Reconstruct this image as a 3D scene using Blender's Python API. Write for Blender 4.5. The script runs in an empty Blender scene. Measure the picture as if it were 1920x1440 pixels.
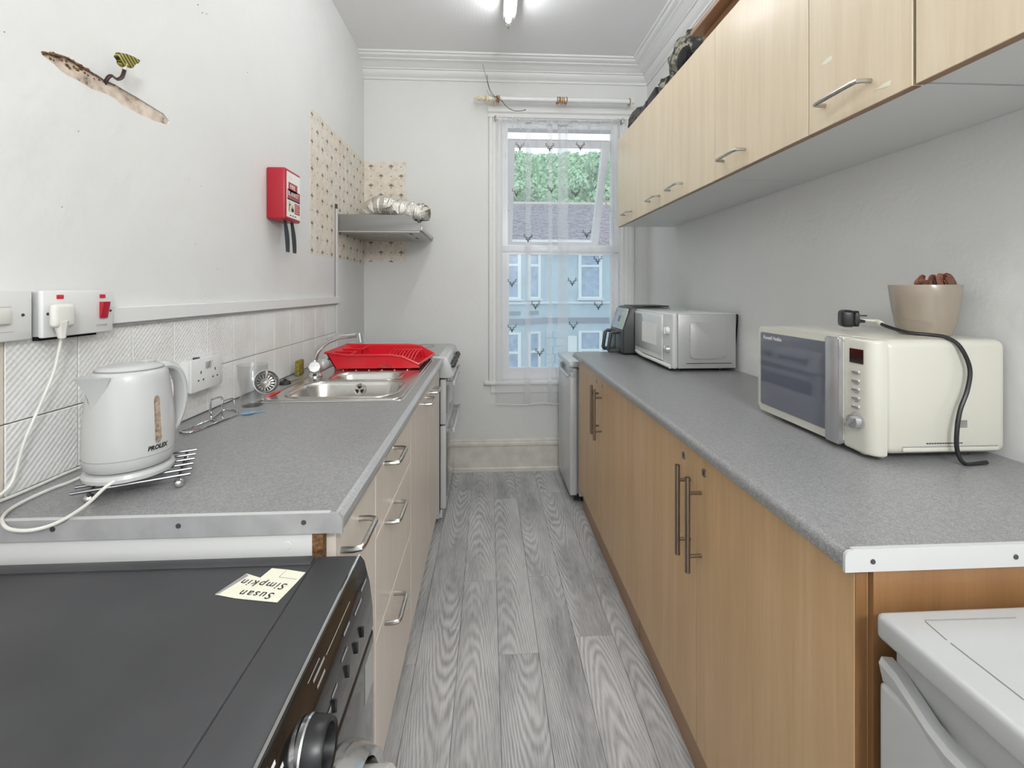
import bpy, bmesh, math, random
from mathutils import Vector, Matrix, noise
from mathutils.geometry import tessellate_polygon
R = math.radians
rnd = random.Random(7)
scn = bpy.context.scene
COL = scn.collection

# ------------------------------------------------------------------ camera, sky, exposure
cam_d = bpy.data.cameras.new('camera'); cam = bpy.data.objects.new('camera', cam_d); COL.objects.link(cam)
FPX = 844.0; EYE = 1.283; YAW = math.atan(45 / FPX)
cam_d.sensor_width = 36; cam_d.lens = 36 * FPX / 1920
cam_d.shift_y = -(720 - 543) / 1920.0
cam_d.clip_start = 0.02; cam_d.clip_end = 300
cam.location = (0, 0, EYE); cam.rotation_euler = (R(90), 0, -YAW)
scn.camera = cam
w = bpy.data.worlds.new('overcast_sky'); scn.world = w; w.use_nodes = True
wn = w.node_tree.nodes['Background']; wn.inputs[0].default_value = (0.93, 0.965, 1.0, 1); wn.inputs[1].default_value = 1.08
vs = scn.view_settings
scn.display_settings.display_device = 'sRGB'
vs.view_transform = 'Standard'; vs.look = 'None'; vs.gamma = 1; vs.use_curve_mapping = False; vs.exposure = 0.5
TUBE_STRENGTH = 26.0
# added fill bulb, unseen behind the camera, brightening ceiling and near units
ld = bpy.data.lights.new('entrance_lamp', 'POINT'); ld.shadow_soft_size = 0.12; ld.energy = 52.0; ld.color = (0.97, 0.985, 1.0)
lo = bpy.data.objects.new('entrance_lamp', ld); COL.objects.link(lo); lo.location = (0.45, -1.0, 2.2)
# added fill area light, unseen, shining through an opening cut behind the camera
dd = bpy.data.lights.new('next_room_daylight', 'AREA'); dd.shape = 'RECTANGLE'; dd.size = 1.7; dd.size_y = 2.0; dd.energy = 98.0; dd.color = (0.95, 0.975, 1.0)
do = bpy.data.objects.new('next_room_daylight', dd); COL.objects.link(do); do.location = (-.65, -2.5, 1.25); do.rotation_euler = (R(90), 0, R(180 - 12))

# ------------------------------------------------------------------ helpers
CU, SU = math.cos(YAW), math.sin(YAW)
def P(u, v, X=None, Y=None, Z=None):          # photo measurement -> metres on a known plane
    a = (u - 960) / FPX; b = (543 - v) / FPX
    d = (a * CU + SU, -a * SU + CU, b)
    t = X / d[0] if X is not None else (Y / d[1] if Y is not None else (Z - EYE) / d[2])
    return Vector((d[0] * t, d[1] * t, EYE + d[2] * t))

def V(*a): return Vector(a)
def cr(pts, n=6, closed=False):
    pts = [Vector(p) for p in pts]; out = []; N = len(pts)
    rng = range(N) if closed else range(N - 1)
    for i in rng:
        if closed: p0, p1, p2, p3 = pts[(i - 1) % N], pts[i], pts[(i + 1) % N], pts[(i + 2) % N]
        else: p0, p1, p2, p3 = pts[max(i - 1, 0)], pts[i], pts[i + 1], pts[min(i + 2, N - 1)]
        for k in range(n):
            t = k / n
            out.append(0.5 * ((2 * p1) + (p2 - p0) * t + (2 * p0 - 5 * p1 + 4 * p2 - p3) * t * t + (3 * p1 - p0 - 3 * p2 + p3) * t ** 3))
    if not closed: out.append(pts[-1])
    return out
def rrect(x0, y0, x1, y1, r, n=5):
    out = []
    for cx, cy, a0 in ((x1 - r, y1 - r, 0), (x0 + r, y1 - r, 90), (x0 + r, y0 + r, 180), (x1 - r, y0 + r, 270)):
        for k in range(n + 1):
            a = R(a0 + 90 * k / n); out.append((cx + r * math.cos(a), cy + r * math.sin(a)))
    return out

class B:
    def __init__(s): s.bm = bmesh.new()
    def box(s, a, b, bev=0, seg=2):
        x0, x1 = sorted((a[0], b[0])); y0, y1 = sorted((a[1], b[1])); z0, z1 = sorted((a[2], b[2]))
        v = [s.bm.verts.new(p) for p in ((x0, y0, z0), (x1, y0, z0), (x1, y1, z0), (x0, y1, z0), (x0, y0, z1), (x1, y0, z1), (x1, y1, z1), (x0, y1, z1))]
        f = [s.bm.faces.new([v[i] for i in q]) for q in ((3, 2, 1, 0), (4, 5, 6, 7), (0, 1, 5, 4), (1, 2, 6, 5), (2, 3, 7, 6), (3, 0, 4, 7))]
        if bev:
            es = {e for q in f for e in q.edges}
            bmesh.ops.bevel(s.bm, geom=list(es), offset=bev, offset_type='OFFSET', segments=seg, profile=0.5, affect='EDGES', clamp_overlap=True)
        return s
    def loft(s, loops, caps=True, closed_v=True, ring=False):
        L = [[s.bm.verts.new(p) for p in lp] for lp in loops]
        n = len(L[0]); m = len(L)
        for i in range(m if ring else m - 1):
            A, C = L[i], L[(i + 1) % m]
            for j in range(n if closed_v else n - 1):
                k = (j + 1) % n
                try: s.bm.faces.new((A[j], A[k], C[k], C[j]))
                except ValueError: pass
        if caps and closed_v and not ring:
            s.bm.faces.new(list(reversed(L[0]))); s.bm.faces.new(L[-1])
        return s
    def cyl(s, p0, p1, r0, r1=None, n=16):
        return s.tube([p0, p1], [r0, r0 if r1 is None else r1], n)
    def tube(s, pts, r, n=8, closed=False, flat=1.0, up=None):
        pts = [Vector(p) for p in pts]; N = len(pts)
        if not hasattr(r, '__len__'): r = [r] * N
        T = []
        for i in range(N):
            if closed: t = pts[(i + 1) % N] - pts[i - 1]
            else: t = pts[min(i + 1, N - 1)] - pts[max(i - 1, 0)]
            T.append(t.normalized() if t.length > 1e-9 else Vector((0, 0, 1)))
        u = Vector(up) if up is not None else (Vector((0, 0, 1)) if abs(T[0].z) < .9 else Vector((1, 0, 0)))
        loops = []
        for i in range(N):
            if up is not None: u = Vector(up)
            u = u - T[i] * u.dot(T[i])
            u.normalize(); v = T[i].cross(u)
            loops.append([pts[i] + (u * math.cos(2 * math.pi * k / n) * flat + v * math.sin(2 * math.pi * k / n)) * r[i] for k in range(n)])
        return s.loft(loops, caps=not closed, ring=closed)
    def lathe(s, prof, c=(0, 0, 0), n=32, M=None, caps=True):
        loops = []
        for r, z in prof:
            lp = [Vector((max(r, 1e-4) * math.cos(2 * math.pi * k / n), max(r, 1e-4) * math.sin(2 * math.pi * k / n), z)) for k in range(n)]
            if M is not None: lp = [M @ p for p in lp]
            loops.append([p + Vector(c) for p in lp])
        return s.loft(loops, caps=caps)
    def prism(s, poly, ax, a, b, bev=0, seg=2):
        def mk(p, t): return {'x': (t, p[0], p[1]), 'y': (p[0], t, p[1]), 'z': (p[0], p[1], t)}[ax]
        A = [s.bm.verts.new(mk(p, a)) for p in poly]; C = [s.bm.verts.new(mk(p, b)) for p in poly]; n = len(poly); fs = []
        for i in range(n): fs.append(s.bm.faces.new((A[i], A[(i + 1) % n], C[(i + 1) % n], C[i])))
        fs.append(s.bm.faces.new(list(reversed(A)))); fs.append(s.bm.faces.new(C))
        if bev:
            es = {e for f in fs[-2:] for e in f.edges}
            bmesh.ops.bevel(s.bm, geom=list(es), offset=bev, offset_type='OFFSET', segments=seg, profile=0.5, affect='EDGES', clamp_overlap=True)
        return s
    def holed(s, outer, holes, f3, d3=None):     # flat plate with holes; f3 maps 2D->3D ; d3 = thickness vector
        loops = [[Vector((p[0], p[1], 0)) for p in outer]] + [[Vector((p[0], p[1], 0)) for p in h] for h in holes]
        flat = [p for l in loops for p in l]; tri = tessellate_polygon(loops)
        A = [s.bm.verts.new(f3(p.x, p.y)) for p in flat]
        for t in tri:
            try: s.bm.faces.new([A[i] for i in t])
            except ValueError: pass
        if d3 is not None:
            C = [s.bm.verts.new(Vector(f3(p.x, p.y)) + Vector(d3)) for p in flat]
            for t in tri:
                try: s.bm.faces.new([C[i] for i in reversed(t)])
                except ValueError: pass
            o = 0
            for l in loops:
                for i in range(len(l)): s.bm.faces.new((A[o + i], A[o + (i + 1) % len(l)], C[o + (i + 1) % len(l)], C[o + i]))
                o += len(l)
        return s
    def sphere(s, c, r, n=12, sq=(1, 1, 1)):
        return s.lathe([(r * math.sin(math.pi * k / n) * 1.0, -r * math.cos(math.pi * k / n)) for k in range(n + 1)], c, n * 2, Matrix.Diagonal(sq))
    def grid(s, f, nu, nv):
        vs_ = [[s.bm.verts.new(f(i / nu, j / nv)) for j in range(nv + 1)] for i in range(nu + 1)]
        for i in range(nu):
            for j in range(nv): s.bm.faces.new((vs_[i][j], vs_[i + 1][j], vs_[i + 1][j + 1], vs_[i][j + 1]))
        return s
    def xf(s, M): bmesh.ops.transform(s.bm, matrix=M, verts=s.bm.verts); return s

ORG = {}
def org(o): return ORG.get(o.name, Vector((0, 0, 0))) if o else Vector((0, 0, 0))
def obj(name, b, mat, parent=None, ang=35, loc=None, fixn=True):
    me = bpy.data.meshes.new(name)
    o = org(parent) if parent else (Vector(loc) if loc is not None else Vector((0, 0, 0)))
    if o.length: bmesh.ops.translate(b.bm, vec=-o, verts=b.bm.verts)
    if fixn: bmesh.ops.recalc_face_normals(b.bm, faces=b.bm.faces)
    b.bm.to_mesh(me); b.bm.free()
    me.polygons.foreach_set('use_smooth', [True] * len(me.polygons)); me.set_sharp_from_angle(angle=R(ang))
    me.materials.append(mat)
    ob = bpy.data.objects.new(name, me); COL.objects.link(ob)
    if parent: ob.parent = parent
    elif loc is not None: ob.location = loc
    ORG[ob.name] = o
    return ob
def tag(o, label=None, cat=None, group=None, kind=None):
    for k, v in (('label', label), ('category', cat), ('group', group), ('kind', kind)):
        if v: o[k] = v
    return o
def thing(name, label, cat, loc=(0, 0, 0), rotz=0, group=None, local=False):
    o = bpy.data.objects.new(name, None); COL.objects.link(o); o.empty_display_size = .05
    o.location = loc; o.rotation_euler = (0, 0, rotz); tag(o, label, cat, group)
    ORG[o.name] = Vector((0, 0, 0)) if local else Vector(loc)
    return o
def struct(name, b, mat, parent=None, ang=35):
    o = obj(name, b, mat, parent, ang)
    if not parent: o['kind'] = 'structure'
    return o
def dup(o, parent=None):
    c = o.copy(); COL.objects.link(c)
    if parent: c.parent = parent
    ORG[c.name] = org(o)
    for ch in list(o.children): dup(ch, c)
    return c
def text(name, s, size, f3, mat, parent, align='LEFT', shear=0, off=0, space=1.0):
    cu = bpy.data.curves.new('t', 'FONT'); cu.body = s; cu.size = size; cu.align_x = align; cu.shear = shear; cu.offset = off; cu.space_character = space; cu.resolution_u = 3
    t = bpy.data.objects.new('t', cu); COL.objects.link(t)
    dg = bpy.context.evaluated_depsgraph_get(); ev = t.evaluated_get(dg); m = ev.to_mesh()
    b = B(); vv = [b.bm.verts.new(f3(v.co.x, v.co.y)) for v in m.vertices]
    for p in m.polygons:
        try: b.bm.faces.new([vv[i] for i in p.vertices])
        except ValueError: pass
    ev.to_mesh_clear(); bpy.data.objects.remove(t); bpy.data.curves.remove(cu)
    return obj(name, b, mat, parent, fixn=False)

# ------------------------------------------------------------------ materials
def lin(c): return tuple(((x / 255) / 12.92 if x / 255 <= .04045 else ((x / 255 + .055) / 1.055) ** 2.4) for x in c[:3]) + (1,)
class N:
    def __init__(s, name):
        s.m = bpy.data.materials.new(name); s.m.use_nodes = True; s.t = s.m.node_tree; s.n = s.t.nodes; s.b = s.n['Principled BSDF']
    def new(s, ty, ins=None, **kw):
        q = s.n.new(ty)
        for k, v in kw.items(): setattr(q, k, v)
        for k, v in (ins or {}).items():
            if isinstance(v, bpy.types.NodeSocket): s.t.links.new(v, q.inputs[k])
            else: q.inputs[k].default_value = v
        return q
    def math(s, op, a, b=0.0, c=None):
        q = s.new('ShaderNodeMath', {0: a, 1: b} if c is None else {0: a, 1: b, 2: c}, operation=op); return q.outputs[0]
    def coord(s, sc=(1, 1, 1), loc=(0, 0, 0), rot=(0, 0, 0), rand=False):
        tc = s.new('ShaderNodeTexCoord').outputs['Object']
        if rand:
            oi = s.new('ShaderNodeObjectInfo').outputs['Random']
            k = s.math('MULTIPLY', oi, 37.0)
            cx = s.new('ShaderNodeCombineXYZ', {0: k, 1: k, 2: k}).outputs[0]
            tc = s.new('ShaderNodeVectorMath', {0: tc, 1: cx}, operation='ADD').outputs[0]
        return s.new('ShaderNodeMapping', {'Vector': tc, 'Scale': sc, 'Location': loc, 'Rotation': rot}).outputs[0]
    def noise(s, vec, scale, detail=3, rough=.5, dist=0):
        return s.new('ShaderNodeTexNoise', {'Vector': vec, 'Scale': scale, 'Detail': detail, 'Roughness': rough, 'Distortion': dist}).outputs[0]
    def ramp(s, fac, stops, interp='LINEAR'):
        q = s.new('ShaderNodeValToRGB', {0: fac}); q.color_ramp.interpolation = interp; e = q.color_ramp.elements
        while len(e) < len(stops): e.new(.5)
        for i, (p, c) in enumerate(stops): e[i].position = p; e[i].color = lin(c)
        return q.outputs[0]
    def mix(s, fac, a, b, mode='MIX'):
        q = s.new('ShaderNodeMix', data_type='RGBA', blend_type=mode)
        for k, v in ((0, fac), (6, a), (7, b)):
            if isinstance(v, bpy.types.NodeSocket): s.t.links.new(v, q.inputs[k])
            else: q.inputs[k].default_value = v
        return q.outputs[2]
    def set(s, **kw):
        names = dict(col='Base Color', rough='Roughness', metal='Metallic', spec='Specular IOR Level', coat='Coat Weight', trans='Transmission Weight', ior='IOR', alpha='Alpha', nrm='Normal', em='Emission Color', es='Emission Strength', crough='Coat Roughness')
        for k, v in kw.items():
            i = s.b.inputs[names[k]]
            if isinstance(v, bpy.types.NodeSocket): s.t.links.new(v, i)
            else: i.default_value = v
        return s.m
    def bump(s, h, strength=.2, dist=.01):
        return s.new('ShaderNodeBump', {'Height': h, 'Strength': strength, 'Distance': dist}).outputs[0]

def pbr(name, c, rough=.45, metal=0, spec=.5, coat=0, bump=None, vary=None, **kw):
    q = N(name)
    if vary:
        n = q.noise(q.coord(), vary[0], 4)
        k = vary[1]
        col = q.ramp(n, [(.3, [max(0, x * (1 - k)) for x in c]), (.7, [min(255, x * (1 + k)) for x in c])])
    else: col = lin(c)
    q.set(col=col, rough=rough, metal=metal, spec=spec, coat=coat, **kw)
    if bump: q.set(nrm=q.bump(q.noise(q.coord(), bump[0], 3), bump[1], .004))
    return q.m

def m_wall(name, c, bs=1.0, dirt=(150, 148, 140)):
    q = N(name); co = q.coord()
    n1 = q.noise(co, 2.2, 5, .6); n2 = q.noise(co, 60, 3)
    n3 = q.noise(co, 9, 4, .6)
    base = q.ramp(n1, [(.25, [x * .972 for x in c]), (.75, c)])
    h = q.math('ADD', q.math('MULTIPLY', n2, .10), q.math('MULTIPLY', n3, .9))
    return q.set(col=base, rough=.6, spec=.35, nrm=q.bump(h, .22 * bs, .012))
M = {}
M['wall'] = m_wall('painted_wall', (226, 226, 224), 1.7)
M['wall_b'] = m_wall('painted_wall_window', (224, 224, 221))
q = N('ceiling_paint'); co = q.coord(); nz = q.noise(co, 5, 4, .6, 1.5); wv = q.new('ShaderNodeTexWave', {'Vector': co, 'Scale': 14.0, 'Distortion': 9.0, 'Detail': 2.0, 'Detail Scale': .6}).outputs[1]
msk = q.ramp(q.noise(co, 1.7, 2), [(.45, (0, 0, 0)), (.6, (255, 255, 255))])
M['ceiling'] = q.set(col=lin((238, 238, 238)), rough=.7, nrm=q.bump(q.math('ADD', q.math('MULTIPLY', wv, q.math('MULTIPLY', msk, .12)), q.math('MULTIPLY', nz, .6)), .22, .012))
M['trim'] = pbr('gloss_trim', (226, 226, 224), .35, bump=(25, .05))
M['trim_cream'] = pbr('aged_trim', (214, 210, 200), .4, vary=(12, .05), bump=(25, .08))
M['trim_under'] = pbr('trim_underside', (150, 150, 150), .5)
M['upvc'] = pbr('white_window_plastic', (236, 237, 240), .25)

def m_wood(name, c1, c2, c3, axis='z', rough=.35, coat=.15):
    q = N(name)
    sc = {'z': (18, 18, 1.1), 'y': (18, 1.1, 18), 'x': (1.1, 18, 18)}[axis]
    co = q.coord(sc)
    n1 = q.noise(co, 1.0, 5, .6, .8); n2 = q.noise(q.coord(tuple(x * 6 for x in sc)), 1.3, 2, .5)
    f = q.math('ADD', q.math('MULTIPLY', n1, .75), q.math('MULTIPLY', n2, .25))
    col = q.ramp(f, [(.3, c1), (.5, c2), (.7, c3)])
    return q.set(col=col, rough=rough, coat=coat, crough=.2, nrm=q.bump(n2, .05, .002))
M['beech'] = m_wood('beech_laminate', (193, 157, 114), (204, 169, 126), (213, 181, 140), coat=.12, rough=.4)
M['maple'] = m_wood('maple_laminate', (206, 188, 160), (215, 198, 170), (222, 207, 181), coat=.32, rough=.42)  # base doors' laminate, lightened to paint in the strip light on the uppers
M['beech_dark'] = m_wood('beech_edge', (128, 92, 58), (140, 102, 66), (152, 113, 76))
M['plinth'] = m_wood('beech_plinth', (150, 112, 74), (160, 121, 82), (170, 131, 92), axis='y')
M['pink_door'] = m_wood('pale_maple_laminate', (226, 214, 202), (231, 221, 210), (236, 227, 218), rough=.35, coat=.2)
M['pine'] = m_wood('varnished_pine', (128, 92, 62), (150, 112, 80), (172, 136, 102), axis='y')
M['chip'] = pbr('chipboard_edge', (96, 68, 42), .8, vary=(150, .5))
q = N('speckled_worktop'); co = q.coord(); a = q.noise(co, 420, 2, .6); b_ = q.noise(co, 150, 3, .6); c_ = q.noise(co, 4, 4, .6)
f = q.math('ADD', q.math('MULTIPLY', a, .6), q.math('ADD', q.math('MULTIPLY', b_, .3), q.math('MULTIPLY', c_, .1)))
M['worktop'] = q.set(col=q.ramp(f, [(.34, (112, 112, 112)), (.5, (138, 138, 138)), (.66, (168, 168, 168))]), rough=q.math('ADD', q.math('MULTIPLY', c_, .2), .24), spec=.5, nrm=q.bump(b_, .06, .002))
q = N('worktop_edge'); a = q.noise(q.coord(), 300, 2, .6)
M['edge'] = q.set(col=q.ramp(a, [(.35, (176, 176, 178)), (.65, (200, 200, 202))]), rough=.28, metal=.35)
M['strip_grey'] = pbr('grey_edging', (160, 160, 160), .4, vary=(20, .06))
M['strip_white'] = pbr('white_edging', (196, 196, 195), .4)
q = N('grey_oak_vinyl')
oi = q.new('ShaderNodeObjectInfo').outputs['Random']
sx_ = q.new('ShaderNodeSeparateXYZ', {0: q.coord()}); X_, Y_ = sx_.outputs[0], sx_.outputs[1]
xl = q.math('SUBTRACT', q.math('FRACT', q.math('DIVIDE', q.math('SUBTRACT', X_, .037 - 1.42), .142)), .5)
xo = q.math('ADD', xl, q.math('MULTIPLY', q.math('SUBTRACT', oi, .5), .7))
warp = q.noise(q.coord((9, 2.2, 9), rand=True), 1.0, 3, .55)
sg_ = q.math('SUBTRACT', q.math('MULTIPLY', q.math('GREATER_THAN', q.math('FRACT', q.math('MULTIPLY', oi, 7.3)), .5), 2.0), 1.0)
g_ = q.math('ADD', q.math('MULTIPLY', q.math('MULTIPLY', Y_, sg_), 13.0), q.math('ADD', q.math('MULTIPLY', q.math('MULTIPLY', xo, xo), 17.0), q.math('MULTIPLY', warp, 4.0)))
sn = q.math('MULTIPLY_ADD', q.math('SINE', q.math('MULTIPLY', g_, 6.283)), .5, .5)
fine = q.noise(q.coord((230, 14, 230), rand=True), 1.0, 3, .6)
blot = q.noise(q.coord((9, 3.5, 9), rand=True), 1.0, 4, .6)
msk = q.ramp(q.noise(q.coord((6, 1.6, 6), rand=True), 1.0, 2), [(.38, (40, 40, 40)), (.60, (255, 255, 255))])
f = q.math('ADD', q.math('MULTIPLY', q.math('MULTIPLY', sn, msk), .24), q.math('ADD', q.math('MULTIPLY', fine, .42), q.math('MULTIPLY', blot, .36)))
f = q.math('ADD', f, q.math('MULTIPLY', q.math('SUBTRACT', oi, .5), .03))
M['plank'] = q.set(col=q.ramp(f, [(.26, (136, 136, 136)), (.48, (186, 186, 185)), (.74, (218, 218, 217))]), rough=.36, spec=.4, nrm=q.bump(fine, .10, .002))
M['subfloor'] = pbr('subfloor', (95, 95, 95), .8)
M['white'] = pbr('white_enamel', (202, 203, 203), .22, coat=.3)
M['white_worn'] = pbr('worn_white_enamel', (184, 185, 184), .28, coat=.2)  # white enamel copy, darkened to offset strong light on the near fridge
M['white_p'] = pbr('white_plastic', (220, 220, 218), .32)
M['white_old'] = pbr('aged_white_plastic', (218, 217, 210), .4, vary=(20, .03))
M['kettle'] = pbr('kettle_plastic', (188, 189, 188), .22, coat=.2)
M['cream'] = pbr('cream_enamel', (204, 202, 190), .28, coat=.3)
M['grey_p'] = pbr('grey_side_metal', (184, 184, 182), .35, metal=.25)
M['dgrey'] = pbr('dark_grey_plastic', (66, 66, 67), .4)
M['black'] = pbr('black_plastic', (24, 24, 25), .35)
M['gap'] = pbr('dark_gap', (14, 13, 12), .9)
M['blackgloss'] = pbr('black_gloss', (22, 20, 20), .12, coat=.5)
M['wm_top'] = pbr('graphite_top', (62, 62, 64), .42, vary=(5, .10), spec=.4)
M['chrome'] = pbr('chrome', (215, 215, 214), .12, metal=1)
M['steel'] = pbr('brushed_steel', (186, 184, 180), .28, metal=1, vary=(60, .06))
M['sink'] = pbr('sink_steel', (205, 203, 199), .24, metal=1, bump=(90, .04))
M['handle'] = pbr('satin_handle', (150, 138, 126), .3, metal=1)
M['hood'] = pbr('hood_silver', (134, 133, 131), .42, metal=.35)
M['hood_lt'] = pbr('hood_front', (190, 190, 188), .35, metal=.4)
M['red'] = pbr('red_plastic', (214, 30, 44), .3, coat=.2)
M['redbox'] = pbr('red_case', (172, 28, 46), .35)
M['paper_w'] = pbr('white_label', (238, 238, 236), .5)
M['ink'] = pbr('black_ink', (30, 28, 28), .6)
M['ink_grey'] = pbr('grey_ink', (150, 150, 152), .6)
M['note'] = pbr('cream_paper', (226, 224, 205), .7)
M['strap'] = pbr('black_webbing', (44, 48, 54), .6)
M['lampred'] = pbr('red_neon', (200, 40, 55), .25)
M['wire'] = pbr('dark_steel_wire', (118, 118, 120), .3, metal=1)
M['gold'] = pbr('brass_ring', (176, 128, 66), .3, metal=.8)
M['pole_c'] = pbr('cream_finial', (226, 216, 186), .35)
M['pole'] = pbr('white_pole', (232, 232, 230), .25)
M['twig'] = pbr('dark_twig', (60, 56, 50), .7)
M['pot'] = pbr('taupe_ceramic', (150, 138, 123), .22, coat=.5)
M['soil'] = pbr('dry_soil', (70, 52, 40), .9, bump=(80, .6))
M['leaf_dead'] = pbr('dead_leaf', (104, 62, 44), .6, vary=(40, .35))
M['olive'] = pbr('scouring_sponge', (124, 110, 46), .9, vary=(120, .3))
M['blue'] = pbr('blue_plastic', (110, 165, 205), .35)
M['copper'] = pbr('dark_cable', (70, 52, 52), .45)
M['window_amber'] = pbr('gauge_window', (150, 134, 118), .15, coat=.6, vary=(120, .25))
M['silver'] = pbr('silver_plastic', (188, 188, 190), .25, metal=.7)
M['mwglass'] = pbr('dark_oven_glass', (96, 100, 112), .05, coat=1, spec=.9)
M['mwglass_w'] = pbr('pale_oven_glass', (205, 207, 206), .08, coat=.8)
M['display'] = pbr('display_glass', (36, 26, 24), .1, coat=.6)
M['ceramic'] = pbr('ceramic_hob', (78, 78, 70), .06, coat=.8)
M['ring'] = pbr('hob_ring_print', (120, 120, 112), .15)
M['oven'] = pbr('oven_glass', (70, 72, 72), .06, coat=.8)
M['plaster'] = N('exposed_plaster')
q = M['plaster']; co = q.coord(); n1 = q.noise(co, 22, 5, .65); 
M['plaster'] = q.set(col=q.ramp(n1, [(.30, (96, 74, 60)), (.40, (190, 172, 156)), (.6, (222, 208, 194))]), rough=.9, nrm=q.bump(n1, .5, .01))
q = N('striped_tape'); st = q.math('SINE', q.math('MULTIPLY', q.new('ShaderNodeSeparateXYZ', {0: q.coord(rot=(R(40), 0, 0))}).outputs[2], 700.0))
M['tape'] = q.set(col=q.mix(q.math('GREATER_THAN', st, -.1), lin((44, 40, 26)), lin((158, 148, 44))), rough=.45)
q = N('camouflage_cloth'); co = q.coord(); n1 = q.noise(co, 22, 3, .6); n2 = q.noise(co, 34, 2, .5)
cc = q.ramp(n1, [(.40, (40, 40, 36)), (.47, (92, 90, 80)), (.54, (138, 134, 120)), (.62, (66, 66, 56))], 'CONSTANT')
M['camo'] = q.set(col=cc, rough=.85, nrm=q.bump(n2, .5, .02))
q = N('camouflage_cap'); n1 = q.noise(q.coord(), 30, 3, .6)
M['camo2'] = q.set(col=q.ramp(n1, [(.4, (36, 36, 34)), (.5, (84, 82, 78)), (.6, (58, 56, 50))], 'CONSTANT'), rough=.8)
M['navy'] = pbr('dark_case', (48, 50, 58), .45)
# foil duct
q = N('aluminium_foil'); n1 = q.noise(q.coord(), 70, 4, .7)
M['foil'] = q.set(col=lin((232, 229, 221)), metal=.9, rough=.28, nrm=q.bump(n1, .7, .01))
# tiles
def m_tile(name, relief):
    q = N(name); s = q.new('ShaderNodeSeparateXYZ', {0: q.coord()})
    y, z = s.outputs[1], s.outputs[2]
    a = q.math('SINE', q.math('MULTIPLY', y, 470.0)); b = q.math('SINE', q.math('MULTIPLY', z, 470.0))
    h = q.math('MULTIPLY', q.math('MULTIPLY', a, b), relief)
    n = q.noise(q.coord((1, 1, 1)), 7, 3)
    return q.set(col=q.ramp(n, [(.35, (222, 221, 217)), (.6, (232, 232, 230))]), rough=.3, spec=.4, nrm=q.bump(h, .28, .005))
M['tile_r'] = m_tile('diamond_relief_tile', .5); M['tile_p'] = m_tile('plain_glazed_tile', .03)
M['tile_d'] = pbr('stained_tile', (214, 204, 190), .3, vary=(14, .05))
M['grout'] = pbr('dark_grout', (118, 116, 112), .9)
# wallpaper print
q = N('old_wallpaper'); s = q.new('ShaderNodeSeparateXYZ', {0: q.coord()})
uu = q.math('ADD', s.outputs[0], s.outputs[1]); vv = s.outputs[2]
def cell(du, dv, W=.14, H=.134):
    fu = q.math('MULTIPLY', q.math('SUBTRACT', q.math('FRACT', q.math('ADD', q.math('DIVIDE', uu, W), du)), .5), W)
    fv = q.math('MULTIPLY', q.math('SUBTRACT', q.math('FRACT', q.math('ADD', q.math('DIVIDE', vv, H), dv)), .5), H)
    return fu, fv
def ell(fu, fv, cu, cv, ru, rv):
    a = q.math('DIVIDE', q.math('SUBTRACT', fu, cu), ru); b = q.math('DIVIDE', q.math('SUBTRACT', fv, cv), rv)
    return q.math('LESS_THAN', q.math('ADD', q.math('MULTIPLY', a, a), q.math('MULTIPLY', b, b)), 1.0)
tot = None
for du, dv in ((0, 0), (.5, .5)):
    fu, fv = cell(du, dv)
    for e in ((0, .006, .005, .011), (-.0085, .003, .0065, .006), (.0085, .003, .0065, .006), (0, -.009, .0028, .011)):
        k = ell(fu, fv, *e); tot = k if tot is None else q.math('MAXIMUM', tot, k)
for du, dv in ((.5, 0), (0, .5)):
    fu, fv = cell(du, dv); tot = q.math('MAXIMUM', tot, ell(fu, fv, 0, 0, .0042, .0042))
bg = q.ramp(q.noise(q.coord(), 26, 5, .7), [(.3, (204, 197, 186)), (.5, (224, 219, 210)), (.7, (232, 228, 221))])
age = q.ramp(q.noise(q.coord(), 3.0, 2), [(.35, (255, 247, 237)), (.65, (255, 253, 250))])
bg = q.mix(.8, bg, age, 'MULTIPLY')
M['paper'] = q.set(col=q.mix(q.math('MULTIPLY', tot, .8), bg, lin((84, 76, 66))), rough=.85, nrm=q.bump(q.noise(q.coord(), 40, 3), .2, .004))
# glass
def m_glass(name, tint=(1, 1, 1), refl=1.0):
    q = N(name); tr = q.new('ShaderNodeBsdfTransparent', {0: (*tint, 1)}); gl = q.new('ShaderNodeBsdfGlossy', {0: (1, 1, 1, 1), 'Roughness': .02})
    fc_ = q.math('POWER', q.new('ShaderNodeLayerWeight', {0: .5}).outputs[1], 4.0); mx = q.new('ShaderNodeMixShader', {0: q.math('MULTIPLY_ADD', fc_, .6 * refl, .04 * refl), 1: tr.outputs[0], 2: gl.outputs[0]})
    q.t.links.new(mx.outputs[0], q.n['Material Output'].inputs[0]); return q.m
M['pane'] = m_glass('window_glass', (.93, .97, .98))
M['tumbler'] = m_glass('tumbler_glass', (.93, .935, .935), 1.2)
q = N('sheer_net'); tr = q.new('ShaderNodeBsdfTransparent', {0: (1, 1, 1, 1)}); df = q.new('ShaderNodeBsdfDiffuse', {0: lin((240, 240, 242))}); tl = q.new('ShaderNodeBsdfTranslucent', {0: lin((240, 240, 242))})
m1 = q.new('ShaderNodeMixShader', {0: .5, 1: df.outputs[0], 2: tl.outputs[0]}); fz = q.new('ShaderNodeLayerWeight', {0: .35}).outputs[1]
fac = q.math('ADD', q.math('MULTIPLY', fz, .35), .24)
m2 = q.new('ShaderNodeMixShader', {0: fac, 1: tr.outputs[0], 2: m1.outputs[0]}); q.t.links.new(m2.outputs[0], q.n['Material Output'].inputs[0]); M['net'] = q.m
M['print'] = pbr('grey_print', (92, 90, 84), .8)
q = N('lit_tube'); M['tube'] = q.set(col=(1, 1, 1, 1), em=(.96, .985, 1.0, 1), es=TUBE_STRENGTH)
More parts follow.
